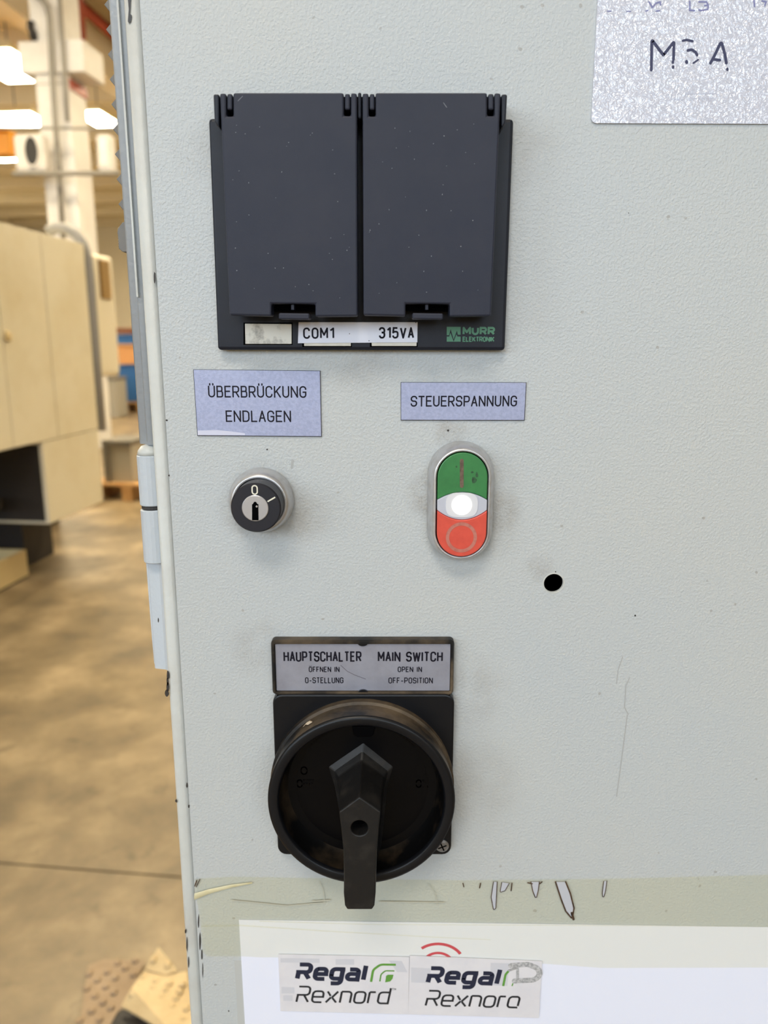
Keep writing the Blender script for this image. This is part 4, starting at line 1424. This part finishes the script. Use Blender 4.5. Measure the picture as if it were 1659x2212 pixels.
a, b = F(506, 2075, .0002), run_down(F(506, 2075, .0002), F(514, 2212, .0002))
mk('backing', *prism([a, F(1900, 2090, .0002), (F(1900, 2090, .0002)[0], zbt), b], 0, .0002), M['pouch'], po)
pa = thing('paper_notice', (F(1100, 2212)[0], 0, F(516, 1987)[1] - .21), 'white paper notice taped to the lower part of the door', 'paper')
mk('sheet', *prism([F(516, 1987.5, PPA), F(1850, 2006, PPA), (F(1850, 2006, PPA)[0], zbt), run_down(F(516, 1987.5, PPA), F(529, 2212, PPA))], .00021, PPA), M['paper'], pa)
q = PPA + .00004
arcs = []
for r0, wd_ in ((47, 11), (27, 10)):
    pts = []
    for k in range(13):
        t = math.radians(128 - 96 * k / 12) if r0 > 40 else math.radians(138 - 100 * k / 12)
        pts.append((946 + r0 * 1.22 * math.cos(t), 2085 - r0 * .98 * math.sin(t)))
    arcs += pxline(pts, q, wd_ * .72, cap=False)
flat('red_logo', arcs, q, M['red_print'], pa)
PT = .0010
tp = thing('adhesive_tape', (F(1000, 2080)[0], 0, F(1000, 2080)[1]), 'yellowed clear packing tape across the door and the paper top', 'tape')
tl = [(421, 1899), (500, 1894), (780, 1899), (1000, 1902), (1350, 1898), (1700, 1889)]
bl = [(1700, 2090), (1300, 2091), (1178, 2082), (900, 2070), (560, 2068), (528, 2066), (448, 2066), (437, 2056), (434, 2008), (428, 1960), (420, 1925)]
tpo = pxpoly(tl + bl, PT)
flat('tape_band', [tpo], PT, M['tape'], tp)
q = PT + .00006
fill = mat('lifted_tape_grey', (190, 192, 200), .4)
drops = [[(1066, 1905), (1061, 1938), (1066, 1966), (1071, 1962), (1074, 1905)], [(1200, 1905), (1212, 1942), (1222, 1968), (1236, 1985), (1240, 1962), (1232, 1930), (1222, 1905)],
         [(1147, 1905), (1151, 1925), (1158, 1943), (1163, 1922), (1165, 1905)], [(1304, 1904), (1301, 1930), (1303, 1943), (1308, 1925), (1311, 1903)], [(1084, 1906), (1080, 1928), (1091, 1924), (1100, 1908)]]
for k, dr in enumerate(drops):
    flat('lifted_patch', [pxpoly(dr, q)], q, fill, tp)
    flat('glue_edge', pxline(dr, q + .00005, (2.0, 3.8, 2.2, 2.0, 1.8)[k], rnd=2), q + .00005, M['residue'], tp)
for pts, wpx in (([(1235, 1972), (1239, 1986)], 6), ([(1106, 1908), (1104, 1924)], 3), ([(1038, 1908), (1036, 1918)], 3), ([(1140, 1907), (1150, 1909)], 3), ([(1166, 1909), (1171, 1905)], 3), ([(1000, 1908), (1002, 1916)], 2.4),
                 ([(425, 1902), (421, 1914)], 3), ([(432, 1899), (424, 1916)], 2)):
    flat('glue_edge', pxline(pts, q, wpx), q, M['residue'], tp)
for pts, w0, w1, in (([(420, 1937), (450, 1926), (500, 1914), (545, 1907)], 14, 3), ([(434, 2001), (520, 1999), (700, 2011), (930, 2024), (1060, 2030)], 3.2, 1.6), ([(560, 1990), (800, 1997), (1659, 2001)], 2.0, 1.6)):
    n = len(pts)
    v, f = [], []
    for i, (x, y) in enumerate(pts):
        hw = (w0 + (w1 - w0) * i / (n - 1)) / 2
        for dy, pp_ in ((-hw, PT + .00004), (-hw * .2, PT + .0009 * hw / 7), (hw, PT + .00004)):
            X, Z = F(x, y + dy, PT)
            v.append(Vector((X, -pp_, Z)))
    for i in range(n - 1):
        for j in range(2):
            f.append((i * 3 + j, i * 3 + j + 1, i * 3 + j + 4, i * 3 + j + 3))
    mk('tape_fold', v, f, M['tape_fold'] if w0 > 5 else M['tape'], tp, smooth=True)
for pts, wpx in (([(690, 1905), (698, 1922), (702, 1950)], 2), ([(675, 1947), (712, 1945)], 4), ([(925, 1910), (940, 1930), (945, 1955)], 2), ([(500, 1945), (620, 1957), (700, 1950)], 3), ([(820, 1948), (960, 1950)], 3)):
    flat('tape_crease', pxline(pts, q, wpx), q, mat('tape_crease', (186, 185, 170), .5), tp)

# stickers
PX = .0014


def sticker(quad, label):
    cx = sum(a[0] for a in quad) / 4
    t = thing('logo_sticker', (F(cx, 2195)[0], 0, F(cx, 2195)[1]), label, 'sticker')
    mk('backing', *prism(pxpoly(quad, PX), PT + .00005, PX), M['sticker'], t)
    return t


q = PX + .00006
s1 = sticker([(601, 2062), (884, 2068), (882, 2191), (606, 2184)], 'left sticker with a navy wordmark and a complete green leaf logo')
for gp in [pxpoly([(606, 2070), (690, 2071), (690, 2080), (606, 2079)], q - .00003), pxpoly([(725, 2072), (765, 2072), (765, 2084), (725, 2084)], q - .00003), pxpoly([(840, 2075), (868, 2076), (880, 2100), (858, 2100)], q - .00003),
                         pxpoly([(608, 2132), (636, 2133), (636, 2146), (608, 2146)], q - .00003), pxpoly([(612, 2150), (632, 2150), (632, 2162), (612, 2162)], q - .00003)]:
    flat('ghost_lettering', [gp], q - .00003, M['ghost_print'], s1)
flat('wordmark', px_text('Regal', 637, 796, 2079, 2118, q, 10.2, tilt_px=3.5, gap=.52, glyphs=LOW, slant=.16, cap=False), q, M['navy'], s1)
flat('wordmark', px_text('Rexnord', 638, 846, 2129, 2166, q, 4.6, tilt_px=4.5, gap=.34, glyphs=LOW, slant=.16, cap=False), q, M['black_print'], s1)
flat('leaf_logo', pxline([(801.5, 2121), (806, 2095), (822, 2083.5), (855, 2084)], q, 6.2, rnd=20, cap=False)
     + pxline([(820.5, 2120), (823, 2105), (832, 2097), (852, 2097.5)], q, 3.6, rnd=10, cap=False)
     + [pxpoly([(834, 2108), (838, 2105.5), (850, 2105.5), (848, 2114), (843, 2120), (832, 2122)], q)], q, M['logo_green'], s1)
flat('trade_mark', pxline([(847, 2135), (851, 2135)], q, 1, cap=False) + pxline([(849, 2135), (849, 2139)], q, 1, cap=False) + pxline([(852, 2139), (852, 2135), (853.5, 2137.5), (855, 2135), (855, 2139)], q, .9, cap=False), q, M['black_print'], s1)
s2 = sticker([(885, 2065), (1171, 2077), (1164, 2199), (882, 2191)], 'right sticker with the wordmark partly rubbed off and a grey smudge')
for gp in [pxpoly([(888, 2090), (930, 2092), (930, 2124), (888, 2122)], q - .00003), pxpoly([(1060, 2080), (1100, 2081), (1096, 2130), (1058, 2128)], q - .00003)]:
    flat('ghost_lettering', [gp], q - .00003, M['ghost_print'], s2)
flat('wordmark', px_text('Regal', 919, 1084, 2087, 2126, q, 10.2, tilt_px=4.2, gap=.52, glyphs=LOW, slant=.16, cap=False), q, M['navy'], s2)
flat('wordmark', px_text('Rexnorq', 917, 1126, 2138, 2174, q, 4.6, tilt_px=5.5, gap=.34, glyphs=LOW, slant=.16, cap=False), q, M['black_print'], s2)
flat('leaf_logo', pxline([(1087, 2130), (1092, 2105), (1101, 2095)], q, 6, rnd=14, cap=False) + pxline([(1106, 2130), (1108, 2124)], q, 3.2, cap=False), q, M['logo_green'], s2)
flat('grey_smudge', pxline([(1104, 2086), (1140, 2083), (1163, 2092), (1167, 2106), (1155, 2117), (1112, 2119)], q, 15, rnd=22) + pxline([(1100, 2096), (1118, 2090), (1118, 2116)], q, 7, rnd=4), q, M['grey_smudge'], s2)
